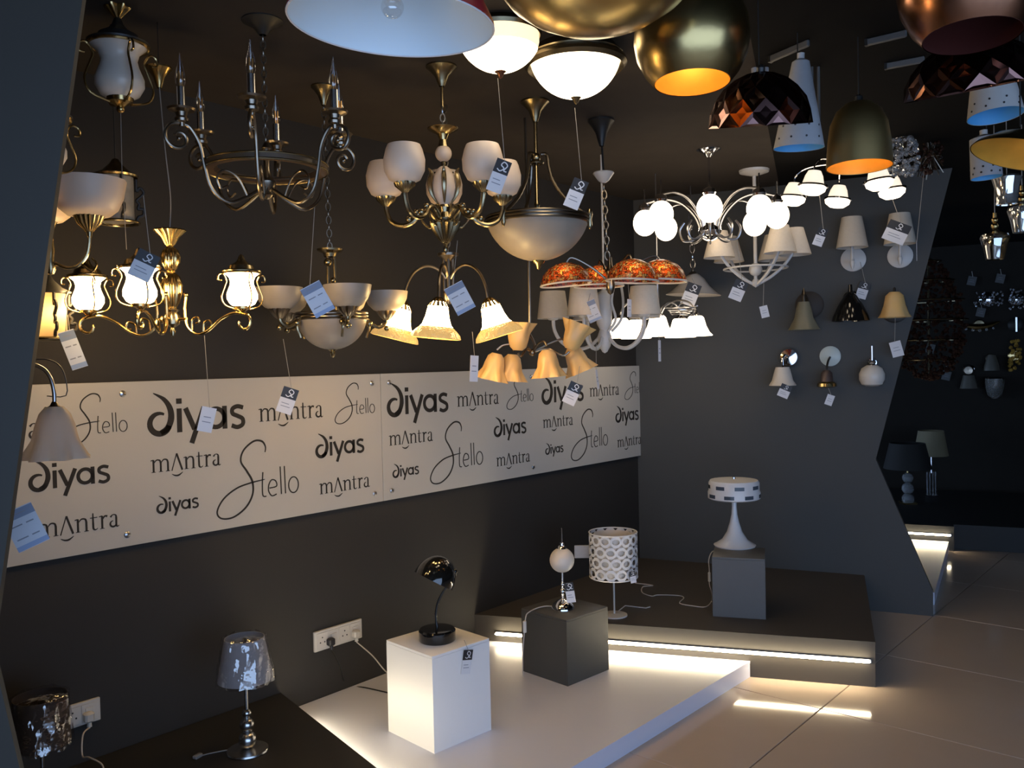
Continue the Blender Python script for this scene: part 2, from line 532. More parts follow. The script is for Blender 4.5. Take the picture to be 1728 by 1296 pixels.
# black platform on the left with a light strip along its right side
t = Thing('display_platform', 'black low platform at lower left under the silver ball lamp', 'platform', Vector((kb0.x, kb0.y, 0)), 1)
wl0 = LA - LD * 2.3
poly = [(kb0.x, kb0.y), (kend.x, kend.y), (kend.x - .9, kend.y - .4), (wl0.x, wl0.y)]
poly = [(a - kb0.x, b - kb0.y) for a, b in poly]
t.part('body', prism(poly, KZ), 'platform_black')
kn = Vector((-kd.y, kd.x, 0))
if kn.x < 0: kn = -kn
def strip(label, a, b, out, z, w=.016, hh=.011):
    """led profile fixed to a riser from a to b, out = riser normal."""
    L = (b - a).length; d = (b - a).normalized()
    T_ = Thing('led_light_strip', label, 'light strip', Vector((a.x, a.y, z)), 1, 'warm light strips along the platforms', math.atan2(d.y, d.x))
    sg = 1 if Vector((-d.y, d.x, 0)).dot(out) > 0 else -1
    T_.part('channel', box((L / 2, sg * .006, 0), (L, .012, hh + .006)), 'steel')
    T_.part('diffuser', box((L / 2, sg * (.012 + w / 2), 0), (L - .01, w, hh), bev=.004), 'led')
    return T_
strip('glowing strip under the black platform edge beside the white cube', kb0 + kd * .15, kend - kd * .05, kn, .125)

# dark platform along the back with the glowing strip across its riser
rr = PZ(1478, 1160, 0)
bk = onback(1463, 985) ; bk2 = CORNER + BD * ((bk - CORNER).dot(BD))
t = Thing('display_platform', 'dark brown raised platform in front of the back wall', 'platform', Vector((rr.x, rr.y, 0)), 1)
pw0 = pl_wall
e0 = BN * .002
poly = [(rr.x, rr.y), (CORNER + BD * 1.45).xy[:], CORNER.xy[:], (pw0.x, pw0.y)]
poly = [(a - rr.x, b - rr.y) for a, b in poly]
t.part('top', xf(prism(poly, .02), t=(0, 0, LZ - .02)), 'platform_dark')
cxp = sum(a for a, b in poly) / 4; cyp = sum(b for a, b in poly) / 4
t.part('riser', prism([(cxp + (a - cxp) * .999, cyp + (b - cyp) * .999) for a, b in poly], LZ - .02), 'platform_dark')
rd = (rr - far_l); rd.z = 0; rd.normalize()
rn = Vector((rd.y, -rd.x, 0))
strip('long glowing strip across the dark riser behind the dark cube', Vector((pw0.x, pw0.y, 0)) + rd * .12, rr - rd * .02, rn, .128)

# second bay seen past the slanted wall edge
s0 = PZ(1577, 1000, WZ); s1 = PZ(1601, 914, WZ); sd = (s1 - s0).normalized()
t = Thing('display_platform', 'pale lit platform showing as a small triangle past the wall edge', 'platform', Vector((s0.x, s0.y, 0)), 1)
q1 = s1; q0 = s0 - sd * .25
left = -BD
q0 = s0; q2 = BEND - BN * .15 - BD * .6
poly = [(q0.x, q0.y), (q1.x, q1.y), (q1.x + left.x * 1.9, q1.y + left.y * 1.9), (q2.x, q2.y)]
poly = [(a - s0.x, b - s0.y) for a, b in poly]
t.part('top', prism(poly, WZ), 'platform_white')
t = Thing('display_platform', 'dark far platform with two table lamps on it', 'platform', Vector((s1.x, s1.y, 0)), 1)
ff = Vector((s1.x, s1.y, 0)) - BN * .02
poly = [ff + BD * .04, ff + BD * .04 - BN * .1, ff + BD * 3.4 - BN * .1, ff + BD * 3.4 - BN * 2.0, ff - BD * 2.2 - BN * 2.0, ff - BD * 2.2]
t.part('body', prism([(p.x - s1.x, p.y - s1.y) for p in poly], .2), 'platform_black')
strip('short glowing strip above the lit triangle past the wall edge', ff - BD * 1.2, ff + BD * .02, BN, .13)

# ---------------------------------------------------------------- the lettered sign boards on the left wall
def arc(cx, cy, r, a0, a1, n=16, ry=None):
    ry = ry or r
    return [(cx + r * math.cos(math.radians(a0 + (a1 - a0) * i / n)), cy + ry * math.sin(math.radians(a0 + (a1 - a0) * i / n))) for i in range(n + 1)]
def sm2(pts, k=6):
    return [(p.x, p.y) for p in smooth([(a, b, 0) for a, b in pts], k)]
def word_diyas():
    g = []
    w = .22
    g.append((arc(.52, .42, .42, 62, 345, 22), [.10, .2, .24, .24, .24]))
    g.append((sm2([(.55, .03), (.86, .22), (1.02, .62), (.97, 1.05), (.72, 1.42), (.28, 1.68)]), [.2, .25, .27, .24, .17, .03]))
    g.append(([(1.38, 0), (1.38, 1.0)], w))
    g.append(([(1.38, 1.2), (1.38, 1.42)], .24))
    g.append(([(1.66, 1.0), (2.05, .08)], w)); g.append(([(2.5, 1.0), (1.9, -.5)], w))
    g.append((arc(3.05, .5, .40, 0, 360, 26), .2)); g.append(([(3.47, 0), (3.47, 1.0)], w))
    g.append((sm2([(4.38, .88), (4.1, .95), (3.86, .85), (3.86, .64), (4.1, .52), (4.34, .38), (4.34, .14), (4.08, .03), (3.8, .12)]), .19))
    return g, 0, 4.5
def word_mantra():
    g = []
    th, tk = .045, .15
    def stem(x, h=1.0, foot=True, flag=True):
        g.append(([(x, 0), (x, h)], tk))
        if foot: g.append(([(x - .17, .02), (x + .17, .02)], th))
        if flag: g.append(([(x - .22, h - .05), (x, h)], th * 1.6))
    def arch(x0, x1):
        g.append((sm2([(x0 + .03, .72), ((x0 + x1) / 2 - .05, .97), (x1 - .08, .93), (x1, .7)]), [.04, .1, .13, .15]))
    stem(.2); arch(.2, .8); stem(.8, .72, flag=False); arch(.8, 1.4); stem(1.4, .72, flag=False)
    g.append(([(1.72, -.02), (2.16, 1.36)], .075)); g.append(([(2.16, 1.36), (2.62, -.02)], .15))
    g.append((sm2([(1.72, -.28), (2.0, -.42), (2.3, -.42), (2.66, -.2)]), [.03, .12, .14, .03]))
    stem(2.98); arch(2.98, 3.6); stem(3.6, .72, flag=False)
    g.append((sm2([(4.1, 1.3), (4.1, .5), (4.13, .1), (4.3, .02), (4.45, .12)]), [.08, .15, .14, .08, .03])); g.append(([(3.88, .95), (4.42, .95)], .06))
    stem(4.78); g.append((sm2([(4.81, .7), (4.98, .95), (5.18, .92)]), [.05, .12, .17]))
    g.append((sm2([(5.42, .8), (5.6, .97), (5.82, .92), (5.86, .7), (5.86, .15), (5.95, .02), (6.08, .1)]), [.14, .06, .1, .15, .14, .08, .03]))
    g.append((arc(5.62, .27, .23, 90, 380, 14), [.05, .14, .14, .05]))
    return g, 0, 6.1
def word_stello():
    g = []
    g.append((sm2([(.35, 3.15), (.38, 3.55), (.1, 3.95), (-.55, 4.0), (-1.35, 3.45), (-1.6, 2.7), (-1.15, 1.95), (-.75, 1.2), (-.75, .3), (-1.3, -.55), (-2.3, -1.1), (-3.2, -1.05), (-3.5, -.55), (-3.0, .25), (-2.0, .85), (-.9, 1.1), (.25, 1.22)], 8),
              [.06, .1, .14, .13, .12, .12, .14, .15, .13, .13, .12, .11, .11, .11, .11, .11, .05]))
    w = .085
    g.append((sm2([(.12, 1.75), (.05, .9), (.07, .1), (.35, .0)]), w))
    g.append((sm2([(.62, .55), (1.2, .62), (1.15, 1.0), (.82, 1.12), (.58, .8), (.55, .35), (.8, -.02), (1.2, .05)]), w))
    g.append(([(1.6, 0), (1.55, 2.0)], w)); g.append(([(1.95, 0), (1.9, 2.0)], w))
    g.append((arc(2.65, .55, .42, 0, 360, 24, .58), w))
    return g, -3.55, 3.1
def letters(word, x0, width, z, th=.002):
    g, a, b = word
    s = width / (b - a)
    out = []
    for pts, w in g:
        pts = [((x - a) * s + x0, y * s + z) for x, y in pts]
        w = [q * s for q in w] if isinstance(w, list) else w * s
        out.append(ribbon(pts, w, th))
    return out
PW, PZ0, PZ1 = 1.208, .936, 1.560
def wt(u, v):
    p = onleft(u, v); return (p - LA).dot(LD), p.z
LAY = []
for wd, uL, uR, v, vu in (('diyas', 245, 411, 733, 250), ('mantra', 433, 541, 711, 440), ('stello', 560, 628, 697, 610), ('mantra', 251, 369, 797, 256),
                          ('stello', 360, 500, 833, 470), ('diyas', 528, 611, 771, 532), ('diyas', 260, 332, 865, 264), ('mantra', 535, 620, 833, 540)):
    a = wt(uL, v)[0]; b = wt(uR, v)[0]
    LAY.append((wd, a + .70, b - a, wt(vu, v)[1]))
WORD = {'diyas': word_diyas(), 'mantra': word_mantra(), 'stello': word_stello()}
lbls = ['long white lettered sign board at left, from the partition to the middle seam', 'long white lettered sign board at right, above the white cube and reaching the room corner']
sto = mk('standoff', xf(lathe([(.008, 0), (.008, .012)], 10, capb=True, capt=True), rx=-PI / 2), 'steel')
word_mesh = [mk('lettering_' + wd, letters(WORD[wd], x, w, z - PZ0), 'letter_dark') for wd, x, w, z in LAY]
scr = mk('screw', [xf(lathe([(.0125, 0), (.0125, .003), (.009, .006), (.001, .007)], 14), rx=PI / 2)], 'steel')
for i in range(2):
    x0 = -.70 - PW + i * 2 * PW
    o = LA + LD * x0 + LN * .012; o.z = PZ0
    t = Thing('sign_board', lbls[i], 'sign', o, 1, 'lettered sign boards', LRZ)
    t.part('board', box((PW, -.004, (PZ1 - PZ0) / 2), (2 * PW - .003, .008, PZ1 - PZ0), bev=.001), 'sign_white')
    for h in range(2):
        for me in word_mesh:
            t.part('lettering', me, loc=(h * PW, -.0075, 0))
    for sx in (.055, PW - .055, 2 * PW - .055):
        for sz in (.045, PZ1 - PZ0 - .045):
            t.part('screw', scr, loc=(sx, -.008, sz))
            t.part('standoff', sto, loc=(sx, 0, sz))

# ---------------------------------------------------------------- display cubes
def cube(label, cx, cy, z, w, h, rz, m, cat='display cube'):
    o = Vector((cx, cy, z))
    t = Thing('display_cube', label, cat, o, 1, None, rz)
    th = .012
    t.part('top', box((0, 0, h - th / 2), (w, w, th), bev=.0012), m)
    for k in range(4):
        a = k * PI / 2
        t.part('side_panel', box(((w / 2 - th / 2) * math.cos(a), (w / 2 - th / 2) * math.sin(a), (h - th) / 2), (th, w if k % 2 == 0 else w - 2 * th, h - th) if False else (th, w - (0 if k % 2 == 0 else 2 * th), h - th), rz=a), m)
    return t
cube('white display cube with the black desk lamp on top', -.331, 3.532, WZ, .302, .383, math.radians(44), 'cube_white')
cube('dark grey display cube with the glass globe lamp on top', .2335, 4.196, WZ, .30, .312, math.radians(44), 'cube_grey')
pl_, pr_ = PZ(1203, 1040, LZ), PZ(1299, 1050, LZ)
pa = math.radians(-16.5)
pd = Vector((math.cos(pa), math.sin(pa), 0)); pw_ = .272
pn = Vector((-pd.y, pd.x, 0))
pc = pl_ + pd * pw_ / 2 + pn * pw_ / 2
cube('grey display pedestal carrying the white mushroom lamp', pc.x, pc.y, LZ, pw_, .32, math.atan2(pd.y, pd.x), 'pedestal_grey', 'pedestal')

# ---------------------------------------------------------------- table lamps
# silver ball lamp
o = PZ(418, 1268, KZ)
t = Thing('table_lamp', 'silver table lamp with stacked balls and plastic wrapped shade', 'table lamp', o)
t.part('base', lathe([(.01, 0), (34, 0), (35, 2), (34, 4.5), (20, 6), (.01, 6.5)], 32), 'silver_satin')
for z, r in ((20, 15), (46, 12), (66, 7.5)):
    t.part('ball', sphere((0, 0, z), r, 24, 14), 'silver_satin')
t.part('collar', [lathe([(5, 33), (9, 34), (9, 36), (5, 37)], 16), lathe([(4, 57), (6, 58), (4, 59.5)], 16)], 'silver_satin')
t.part('stem', lathe([(3, 60), (3, 195)], 14, capt=True), 'silver_satin')
t.part('lamp_shade', lathe([(46, 125), (33, 196)], 40, th=1), 'fabric_grey')
def crumple(r0, r1, z0, z1, seed, n=56, k=9, amp=1.6):
    rng = random.Random(seed)
    ph = [rng.uniform(0, 6.3) for _ in range(6)]
    V, F = [], []
    for i in range(k + 1):
        z = z0 + (z1 - z0) * i / k
        for j in range(n):
            a = 2 * PI * j / n
            w = amp * (math.sin(7 * a + ph[0] + z * .05) + .7 * math.sin(13 * a + ph[1] - z * .08) + .5 * math.sin(23 * a + ph[2] + z * .1)) + rng.uniform(-.4, .4)
            r = r0 + (r1 - r0) * i / k + 2.5 + w
            V.append((r * math.cos(a), r * math.sin(a), z + .6 * math.sin(5 * a + ph[3])))
    for i in range(k):
        for j in range(n):
            j2 = (j + 1) % n
            F.append((i * n + j, i * n + j2, (i + 1) * n + j2, (i + 1) * n + j))
    top = len(V); V.append((0, 0, z1 + 1))
    for j in range(n):
        F.append((k * n + j, k * n + (j + 1) % n, top))
    return V, F
t.part('plastic_wrap', crumple(46, 33, 122, 198, 1), 'plastic_wrap', label='crinkled clear plastic wrapping', angle=180)
t.part('cord', tube([(-30, 4, 2), (-45, 0, 1.5), (-62, -8, 1.5), (-78, -18, 1.5), (-80, -26, 1.5)], 1.1, 6), 'cord_clear')
t.part('inline_switch', box((-78, -20, 3), (9, 16, 6), rz=-.4, bev=1.2), 'cord_clear')
# cut-off lamp at the lower left
b = P(70, 1255, 2.72); o = Vector((b.x, b.y, KZ))
t = Thing('table_lamp', 'brown table lamp in clear plastic wrap at lower left beside the socket', 'table lamp', o)
zs = (b.z - KZ) / t.s
t.part('base', lathe([(.01, 0), (34, 0), (35, 2), (34, 5), (.01, 6)], 28), 'silver_satin')
t.part('stem', lathe([(3, 5), (3, zs + 70)], 12), 'silver_satin')
t.part('lamp_shade', lathe([(46, zs), (42, zs + 82)], 40, th=1), mat('fabric_brown', (.07, .045, .03), .7))
t.part('plastic_wrap', crumple(46, 42, zs - 4, zs + 85, 5, amp=2), 'plastic_wrap', label='crinkled clear plastic wrapping', angle=180)
# black desk lamp
o = Vector((-.331, 3.532, WZ + .383)); bs = PZ(738, 1080, WZ + .383)
t = Thing('desk_lamp', 'glossy black desk lamp with bent neck on the white cube', 'desk lamp', bs)
t.part('base', lathe([(.01, 0), (30, 0), (31.5, 2), (31.5, 17), (29, 20), (12, 21), (.01, 21)], 36), 'black_gloss')
t.part('neck', tube(smooth([(0, 4, 20), (-2, 4, 40), (2, 4, 62), (12, 4, 82), (24, 4, 96), (32, 3, 108), (33, 2, 120)], 5), 2.2, 10), 'black_gloss')
dome = [(36 * math.sin(a), 44 * (1 - math.cos(a))) for a in [i * PI / 2 / 12 for i in range(13)]]
dome = [(max(r, .1), 44 - z) for r, z in dome][::-1]
hd = t.part('head', lathe(dome, 36, th=1.2), 'black_gloss', loc=(-4, -4, 102), rot=(math.radians(-14), math.radians(28), 0))
t.part('joint', sphere((0, 0, 0), 5, 12, 8), 'black_gloss', loc=(32, 2, 116))
t.part('bulb', sphere((0, 0, 16), 11, 14, 10), 'glass_white', parent=hd)
t.part('cord', tube(smooth([(20, 24, 3), (8, 32, 4), (-14, 34, 5), (-26, 26, 2), (-30, 22, 1.5)], 5), 1, 6), 'cord_black')
# globe lamp on the dark cube
bs = PZ(950, 1027, WZ + .312)
t = Thing('table_lamp', 'chrome table lamp with a white glass globe on the dark cube', 'table lamp', bs)
t.part('base', lathe([(.01, 0), (20, 0), (20, 2), (17, 8), (10, 14), (4, 17), (.01, 18)], 28), 'chrome')
t.part('stem', [lathe([(2.2, 16), (2.2, 70)], 12), sphere((0, 0, 30), 5, 14, 8), sphere((0, 0, 42), 3.6, 14, 8)], 'chrome')
t.part('globe', sphere((0, 0, 83), 21, 28, 16), 'glass_white')
t.part('cap', lathe([(8, 103), (7, 106), (4, 108), (3.5, 112), (1.5, 113)], 16), 'chrome')
t.part('rod', lathe([(1.3, 110), (1.1, 137), (.2, 138)], 8), 'chrome')
t.part('cord', tube(smooth([(-16, 8, 2), (-30, 6, 3), (-46, -6, 3), (-60, -26, 1.5), (-64, -36, -3), (-66, -37, -20), (-70, -38, -60), (-71, -38, -100)], 5), 1, 6), 'cord_white')
t.part('inline_switch', box((-66, -37.5, -18), (6, 5, 20), bev=1), 'plastic_white')
# drum lamp with oval cut-outs
bs = Vector((.55, 4.63, LZ)); bs = P(1037, 1046, 4.62); bs.z = LZ
t = Thing('floor_lamp', 'white drum shade lamp with oval cutouts on a thin pole', 'lamp', bs)
zt = (P(1035, 972, 4.62).z - LZ) / t.s
t.part('base', lathe([(.01, 0), (22, 0), (22, 2), (3, 3.5), (.01, 4)], 24), 'white_metal')
t.part('pole', lathe([(1.6, 2), (1.6, zt + 60)], 10), 'white_metal')
t.part('inner_cylinder', lathe([(33, zt + 2), (33, zt + 72)], 40, th=.8), 'glass_white')
def perforated(R, z0, z1, cols, rows, th):
    V, F = [], []
    # each cell is a quad with an octagonal hole
    dz = (z1 - z0) / rows; da = 2 * PI / cols
    for r in range(rows):
        for c in range(cols):
            a0 = da * (c + .5 * (r % 2)); zc = z0 + dz * (r + .5)
            o_, i_ = [], []
            for k in range(8):
                w = 2 * PI * (k + .5) / 8
                sx = math.copysign(1, math.cos(w)) if abs(math.cos(w)) > .5 else math.cos(w) / .3827 * .42
                sy = math.copysign(1, math.sin(w)) if abs(math.sin(w)) > .5 else math.sin(w) / .3827 * .42
                o_.append((sx * .5, sy * .5)); i_.append((.36 * math.cos(w), .27 * math.sin(w)))
            for rr_ in (R, R - th):
                for q in (o_, i_):
                    for x, y in q:
                        V.append((rr_ * math.cos(a0 + x * da), rr_ * math.sin(a0 + x * da), zc + y * dz))
            b_ = len(V) - 32
            for k in range(8):
                k2 = (k + 1) % 8
                F.append((b_ + k, b_ + k2, b_ + 8 + k2, b_ + 8 + k))
                F.append((b_ + 16 + k, b_ + 24 + k, b_ + 24 + k2, b_ + 16 + k2))
                F.append((b_ + 8 + k, b_ + 8 + k2, b_ + 24 + k2, b_ + 24 + k))
    return V, F
t.part('lamp_shade', [perforated(41, zt, zt + 75, 14, 4, 1.2), ring(40.5, 1.2, (0, 0, zt), 36, 6), ring(40.5, 1.2, (0, 0, zt + 75), 36, 6)], 'white_lacquer', label='white drum with rows of oval holes')
t.part('spider', [tube([(-33, 0, zt + 60), (33, 0, zt + 60)], 1, 6), tube([(0, -33, zt + 60), (0, 33, zt + 60)], 1, 6)], 'white_metal')
t.part('bracket', box((-52, 12, zt + 40), (26, 3, 22), bev=.8), 'fabric_grey')
t.part('cord', tube([(0, 0, 3)] + [tuple((PZ(u, v, LZ + .004) - bs) / t.s) for u, v in ((1040, 1034), (1055, 1022), (1090, 1026), (1097, 1024))], 1, 6), 'cord_white')
# white mushroom lamp
pt = PZ(1240, 921, LZ + .32)
t = Thing('table_lamp', 'white mushroom table lamp with flat slotted shade on the pedestal', 'table lamp', pt)
pr = [(.01, 0), (34, 0), (35, 2), (31, 4), (21, 11), (13, 24), (8, 40), (5, 54), (4.2, 66), (4.2, 84)]
t.part('base', lathe(pr, 36), 'white_lacquer')
t.part('lamp_shade', lathe([(.01, 79), (40, 80), (43.5, 82), (43.5, 92), (42, 96), (42, 108), (39.5, 112), (10, 114), (.01, 114)], 44), 'white_lacquer')
t.part('finial', lathe([(3, 113.5), (2.5, 117), (.01, 118)], 12), 'chrome')
for k in range(8):
    for zz, off, R in ((87, 0, 43.2), (102, .4, 41.8)):
        a = 2 * PI * (k / 8) + off + .35
        pts = [(R * math.cos(a + x), R * math.sin(a + x)) for x in (-.19, -.1, 0, .1, .19)]
        V, F = [], []
        for x, y in pts:
            for zz2 in (zz - 3, zz + 3):
                for q in (1.012, .98): V.append((x * q, y * q, zz2))
        for i in range(4):
            o_ = i * 4
            F += [(o_, o_ + 4, o_ + 6, o_ + 2), (o_ + 1, o_ + 3, o_ + 7, o_ + 5), (o_ + 2, o_ + 6, o_ + 7, o_ + 3), (o_, o_ + 1, o_ + 5, o_ + 4)]
        F += [(0, 2, 3, 1), (16, 17, 19, 18)]
        t.part('slot', (V, F), 'smoke_slot' if 'smoke_slot' in M else mat('smoke_slot', (.08, .10, .13), .15))
cp = [tuple((p - pt) / t.s) for p in [P(1215, 929, pt.y - .02), P(1202, 931, pt.y - .09), P(1196, 945, pt.y - .12), P(1197, 962, pt.y - .12), P(1197, 985, pt.y - .12), P(1201, 1000, pt.y - .1), PZ(1201, 1014, LZ + .004), PZ(1191, 1024, LZ + .004), PZ(1172, 1023, LZ + .004), PZ(1147, 1018, LZ + .004), PZ(1154, 1009, LZ + .004), PZ(1144, 1005, LZ + .004), PZ(1110, 1004, LZ + .004), PZ(1100, 1006, LZ + .004), PZ(1084, 1000, LZ + .004), PZ(1085, 990, LZ + .004), PZ(1102, 988, LZ + .004), PZ(1072, 984, LZ + .004)]]
t.part('cord', tube(smooth(cp, 4), .9, 6), 'cord_white')
sw = Vector(cp[4]) * .5 + Vector(cp[3]) * .5
t.part('inline_switch', box(tuple(sw), (4.5, 4, 16), bev=1), 'plastic_white')
# two lamps far behind
bs = PZ(1532, 850, .2)
t = Thing('table_lamp', 'far table lamp with a black drum shade and stacked crystal balls', 'table lamp', bs)
t.part('base', [sphere((0, 0, 8), 10, 10, 7), sphere((0, 0, 26), 10, 10, 7), sphere((0, 0, 44), 9, 10, 7)], 'crystal', flat=True)
t.part('plinth', box((0, 0, 1.5), (22, 22, 3)), 'brass')
t.part('stem', lathe([(1.5, 50), (1.5, 80)], 8), 'brass')
t.part('lamp_shade', lathe([(38, 60), (28, 103)], 28, th=.8), 'fabric_dark')
bs = PZ(1572, 838, .2)
t = Thing('table_lamp', 'far table lamp with a dim cream shade and glass rod base', 'table lamp', bs)
t.part('plinth', box((0, 0, 1.5), (16, 16, 3)), 'chrome')
for dx in (-7, -2.5, 2.5, 7):
    t.part('rod', tube([(dx, 0, 3), (dx, 0, 42)], 1.3, 6), 'crystal')
t.part('stem', lathe([(1.2, 40), (1.2, 85)], 8), 'chrome')
t.part('lamp_shade', lathe([(27, 70), (20, 112)], 24, th=.8), mat('fabric_olive', (.24, .20, .12), .8))

# ---------------------------------------------------------------- wall sockets on the left wall
def socket(label, uc, vc, w, h, nmod, plugs):
    p = onleft(uc, vc) + LN * .001
    t = Thing('wall_socket', label, 'socket', p, 1, None, LRZ)
    t.part('plate', box((0, -.006, 0), (w, .012, h), bev=.002), 'plastic_white')
    mw = (w - .02) / nmod
    for k in range(nmod):
        x = -w / 2 + .01 + mw * (k + .5)
        m_ = t.part('module', box((x, -.0135, 0), (mw - .004, .003, h - .02), bev=.001), 'plastic_white')
        if k % 2 == 0:
            for dx, dz in ((0, .014), (-.012, -.008), (.012, -.008)):
                t.part('hole', xf(lathe([(.0035, 0), (.0035, .0008), (.001, .001)], 10, capt=True), rx=PI / 2, t=(x + dx, -.015, dz)), 'print_black', parent=m_)
        else:
            t.part('rocker', box((x, -.0165, 0), (mw * .5, .004, h * .42), bev=.001), 'plastic_white', parent=m_)
    for x, m_, pts in plugs:
        q = t.part('plug', [box((x, -.03, -.012), (.034, .032, .036), bev=.006), xf(lathe([(.009, 0), (.007, .02)], 10, capt=True), t=(x, -.034, -.046))], m_)
        t.part('cord', tube(smooth([(x, -.034, -.05)] + pts, 6), .0028, 6), 'cord_white' if m_ == 'plastic_white' else 'cord_black', parent=q)
    return t
def lw(p, o):     # world point -> frame of a thing on the left wall
    q = p - o
    return (q.dot(LD), -q.dot(LN), q.z)
pp_ = onleft(569, 1071) + LN * .001
c1 = [lw(p, pp_) for p in (P(572, 1120, 3.9), PZ(585, 1156, WZ + .004), PZ(615, 1160, WZ + .004), PZ(668, 1172, WZ + .004))]
c2 = [lw(p, pp_) for p in (P(612, 1092, 4.02), P(630, 1108, 3.98), P(650, 1132, 3.95), PZ(672, 1150, WZ + .004))]
wS = (onleft(609, 1060) - onleft(529, 1083)).length
socket('long cream wall socket plate with black plug behind the white cube', 569, 1071, wS, .092, 4, [(-.06, 'print_black', c1), (.085, 'plastic_white', c2)])
pp_ = onleft(134, 1204) + LN * .001
wS = (onleft(158, 1198) - onleft(105, 1212)).length
c3 = [lw(p, pp_) for p in (P(140, 1240, 3.0), P(139, 1275, 2.95), P(150, 1278, 2.9), P(172, 1290, 2.85), P(176, 1310, 2.82))]
socket('small wall socket plate beside the wrapped lamp at lower left', 134, 1204, wS + .03, .085, 2, [(.02, 'plastic_white', c3)])

# ---------------------------------------------------------------- hanging lamps (coordinates in photo pixels at the lamp's own distance)
def D(a): return math.radians(a)
def canopy(t, z, r, h, m, x=0, y=0, name='canopy', ribs=0):
    pr = [(.01, 0), (r, 0), (r, -h * .08), (r * .8, -h * .2), (r * .45, -h * .5), (r * .3, -h * .8), (r * .18, -h)]
    return t.part(name, lathe(pr[::-1], 26, (x, y, z), ruffle=(ribs, .12, -h * .7, 0) if ribs else None), m)
def gadroon(prof, ribs, n=72, amp=.06, c=(0, 0, 0)):
    V, F = lathe(prof, n, c)
    V2 = []
    for v in V:
        a = math.atan2(v[1] - c[1], v[0] - c[0])
        k = 1 + amp * math.cos(ribs * a)
        V2.append((c[0] + (v[0] - c[0]) * k, c[1] + (v[1] - c[1]) * k, v[2]))
    return V2, F
def bowlp(R, h, n=12):
    al = min(2 * math.atan(h / R), PI / 2 * .999); rho = R / math.sin(al)      # spherical cap
    return [(max(rho * math.sin(al * i / n), .5), -h + rho * (1 - math.cos(al * i / n)) * h / (rho * (1 - math.cos(al)))) for i in range(n + 1)]
def polar(R, a, z): return (R * math.cos(D(a)), R * math.sin(D(a)), z)

# candle chandelier ----------------------------------------------------------
t = Thing('candle_chandelier', 'bronze candle chandelier with scroll arms and a brown ring', 'chandelier', (450, 285, 2.75))
zc = t.ceil()
t.part('ring_band', lathe([(84, -5), (100, -5), (100, 5), (84, 5), (84, -5)], 48), 'wood_brown')
t.part('ring_rim', [ring(100.5, 1.8, (0, 0, 5), 48, 6), ring(100.5, 1.8, (0, 0, -5), 48, 6)], 'brass_antique')
t.part('hub', lathe([(.01, -52), (5, -50), (9, -44), (5, -38), (13, -30), (15, -22), (8, -12), (5, 0), (5, 30), (8, 34), (3, 44), (.01, 45)], 20), 'bronze_dark')
for k in range(3):
    a = 30 + 120 * k
    t.part('spoke', tube([(6, 0, -16), (90, 0, -2)], 2, 6), 'bronze_dark', rot=(0, 0, D(a)))
t.part('chain', chain((0, 0, 44), (0, 0, zc - 22), 15, 8, 1.2), 'bronze_dark')
canopy(t, zc, 34, 24, 'iron_black')
arm = t.mesh('arm', [tube(smooth(rad([(10, -34), (38, -52), (66, -62), (92, -44), (103, -10), (110, 26), (124, 50)] + spiral(143, 32, 24, 6, 105, -330, 18)), 4), 3.0, 8),
                     tube(smooth(rad([(34, -50), (50, -20), (72, -10), (84, -24), (78, -40), (66, -34)]), 5), 1.9, 7), sphere((142, 0, 31), 4, 10, 7)], 'bronze_dark')
cup = t.mesh('candle_cup', [lathe([(.01, -4), (4, -4), (5, 2), (10, 4), (11, 8), (8, 12), (10, 18), (20, 21), (22, 24), (.01, 22)], 20)], 'bronze_dark')
slv = t.mesh('candle_sleeve', lathe([(6.5, 22), (6.5, 58), (.01, 58)], 16), 'silver_satin')
blb = t.mesh('bulb', lathe([(4, 58), (8, 63), (9, 72), (7, 84), (3.2, 96), (.8, 110), (.01, 112)], 16), 'clear_thin')
fil = t.mesh('filament', [tube([(x, y, 58), (x * 1.6, y * 1.6, 82)], 1.2, 6) for x, y in ((2, 0), (-1, 1.7), (-1, -1.7))], 'filament')
for k in range(6):
    a = 262 + 60 * k
    t.part('arm', arm, rot=(0, 0, D(a)))
    c = t.part('candle_cup', cup, loc=polar(137, a, 54))
    t.part('candle_sleeve', slv, parent=c)
    t.part('bulb', blb, parent=c)
    t.part('filament', fil, parent=c)

# lanterns ----------------------------------------------------------------------
def lantern(t, loc, k, glass, metal, cap_m, frame=True, cap='low', parent=None):
    kk = lambda pr: [(r * k, z * k) for r, z in pr]
    f = []
    side = smooth(rad(kk([(11, -4), (30, 2), (36, 16), (30, 34), (27, 44), (33, 54), (40, 52), (41, 44), (35, 43)])), 4)
    for a in (0, 90, 180, 270):
        f.append(xf(tube(side, 1.3 * k, 6), rz=D(a + 20)))
    f.append(ring(30 * k, 2 * k, (0, 0, 57 * k), 28, 6))
    f.append(lathe(kk([(.01, -9), (4, -8), (8, -5), (13, -3), (14, 3), (10, 4)]), 18))
    fr_ = t.part('lantern', f, metal, loc=loc, parent=parent, label=None)
    g = t.part('glass', lathe(kk([(13, 1), (20, 5), (25, 14), (25, 22), (20, 35), (18.5, 42), (21, 50), (29, 57)]), 28), glass, parent=fr_)
    c = t.part('cap', lathe(kk([(31, 57), (32, 60), (22, 63), (20, 69), (10, 75), (6, 80), (4, 86), (.01, 89)]), 26), cap_m, parent=fr_)
    return fr_
t = Thing('lantern_pendant', 'unlit white glass lantern pendant with brass scrolls at top left', 'pendant lamp', (203, 168, 2.62))
lantern(t, (0, 0, 0), 1.55, 'glass_white', 'brass', 'iron_black')
zc = t.ceil()
t.part('crown', gadroon([(3, 134), (10, 142), (17, 152), (20, 166), (14, 178), (4, 184), (.01, 185)], 6, 48, .2), 'brass')
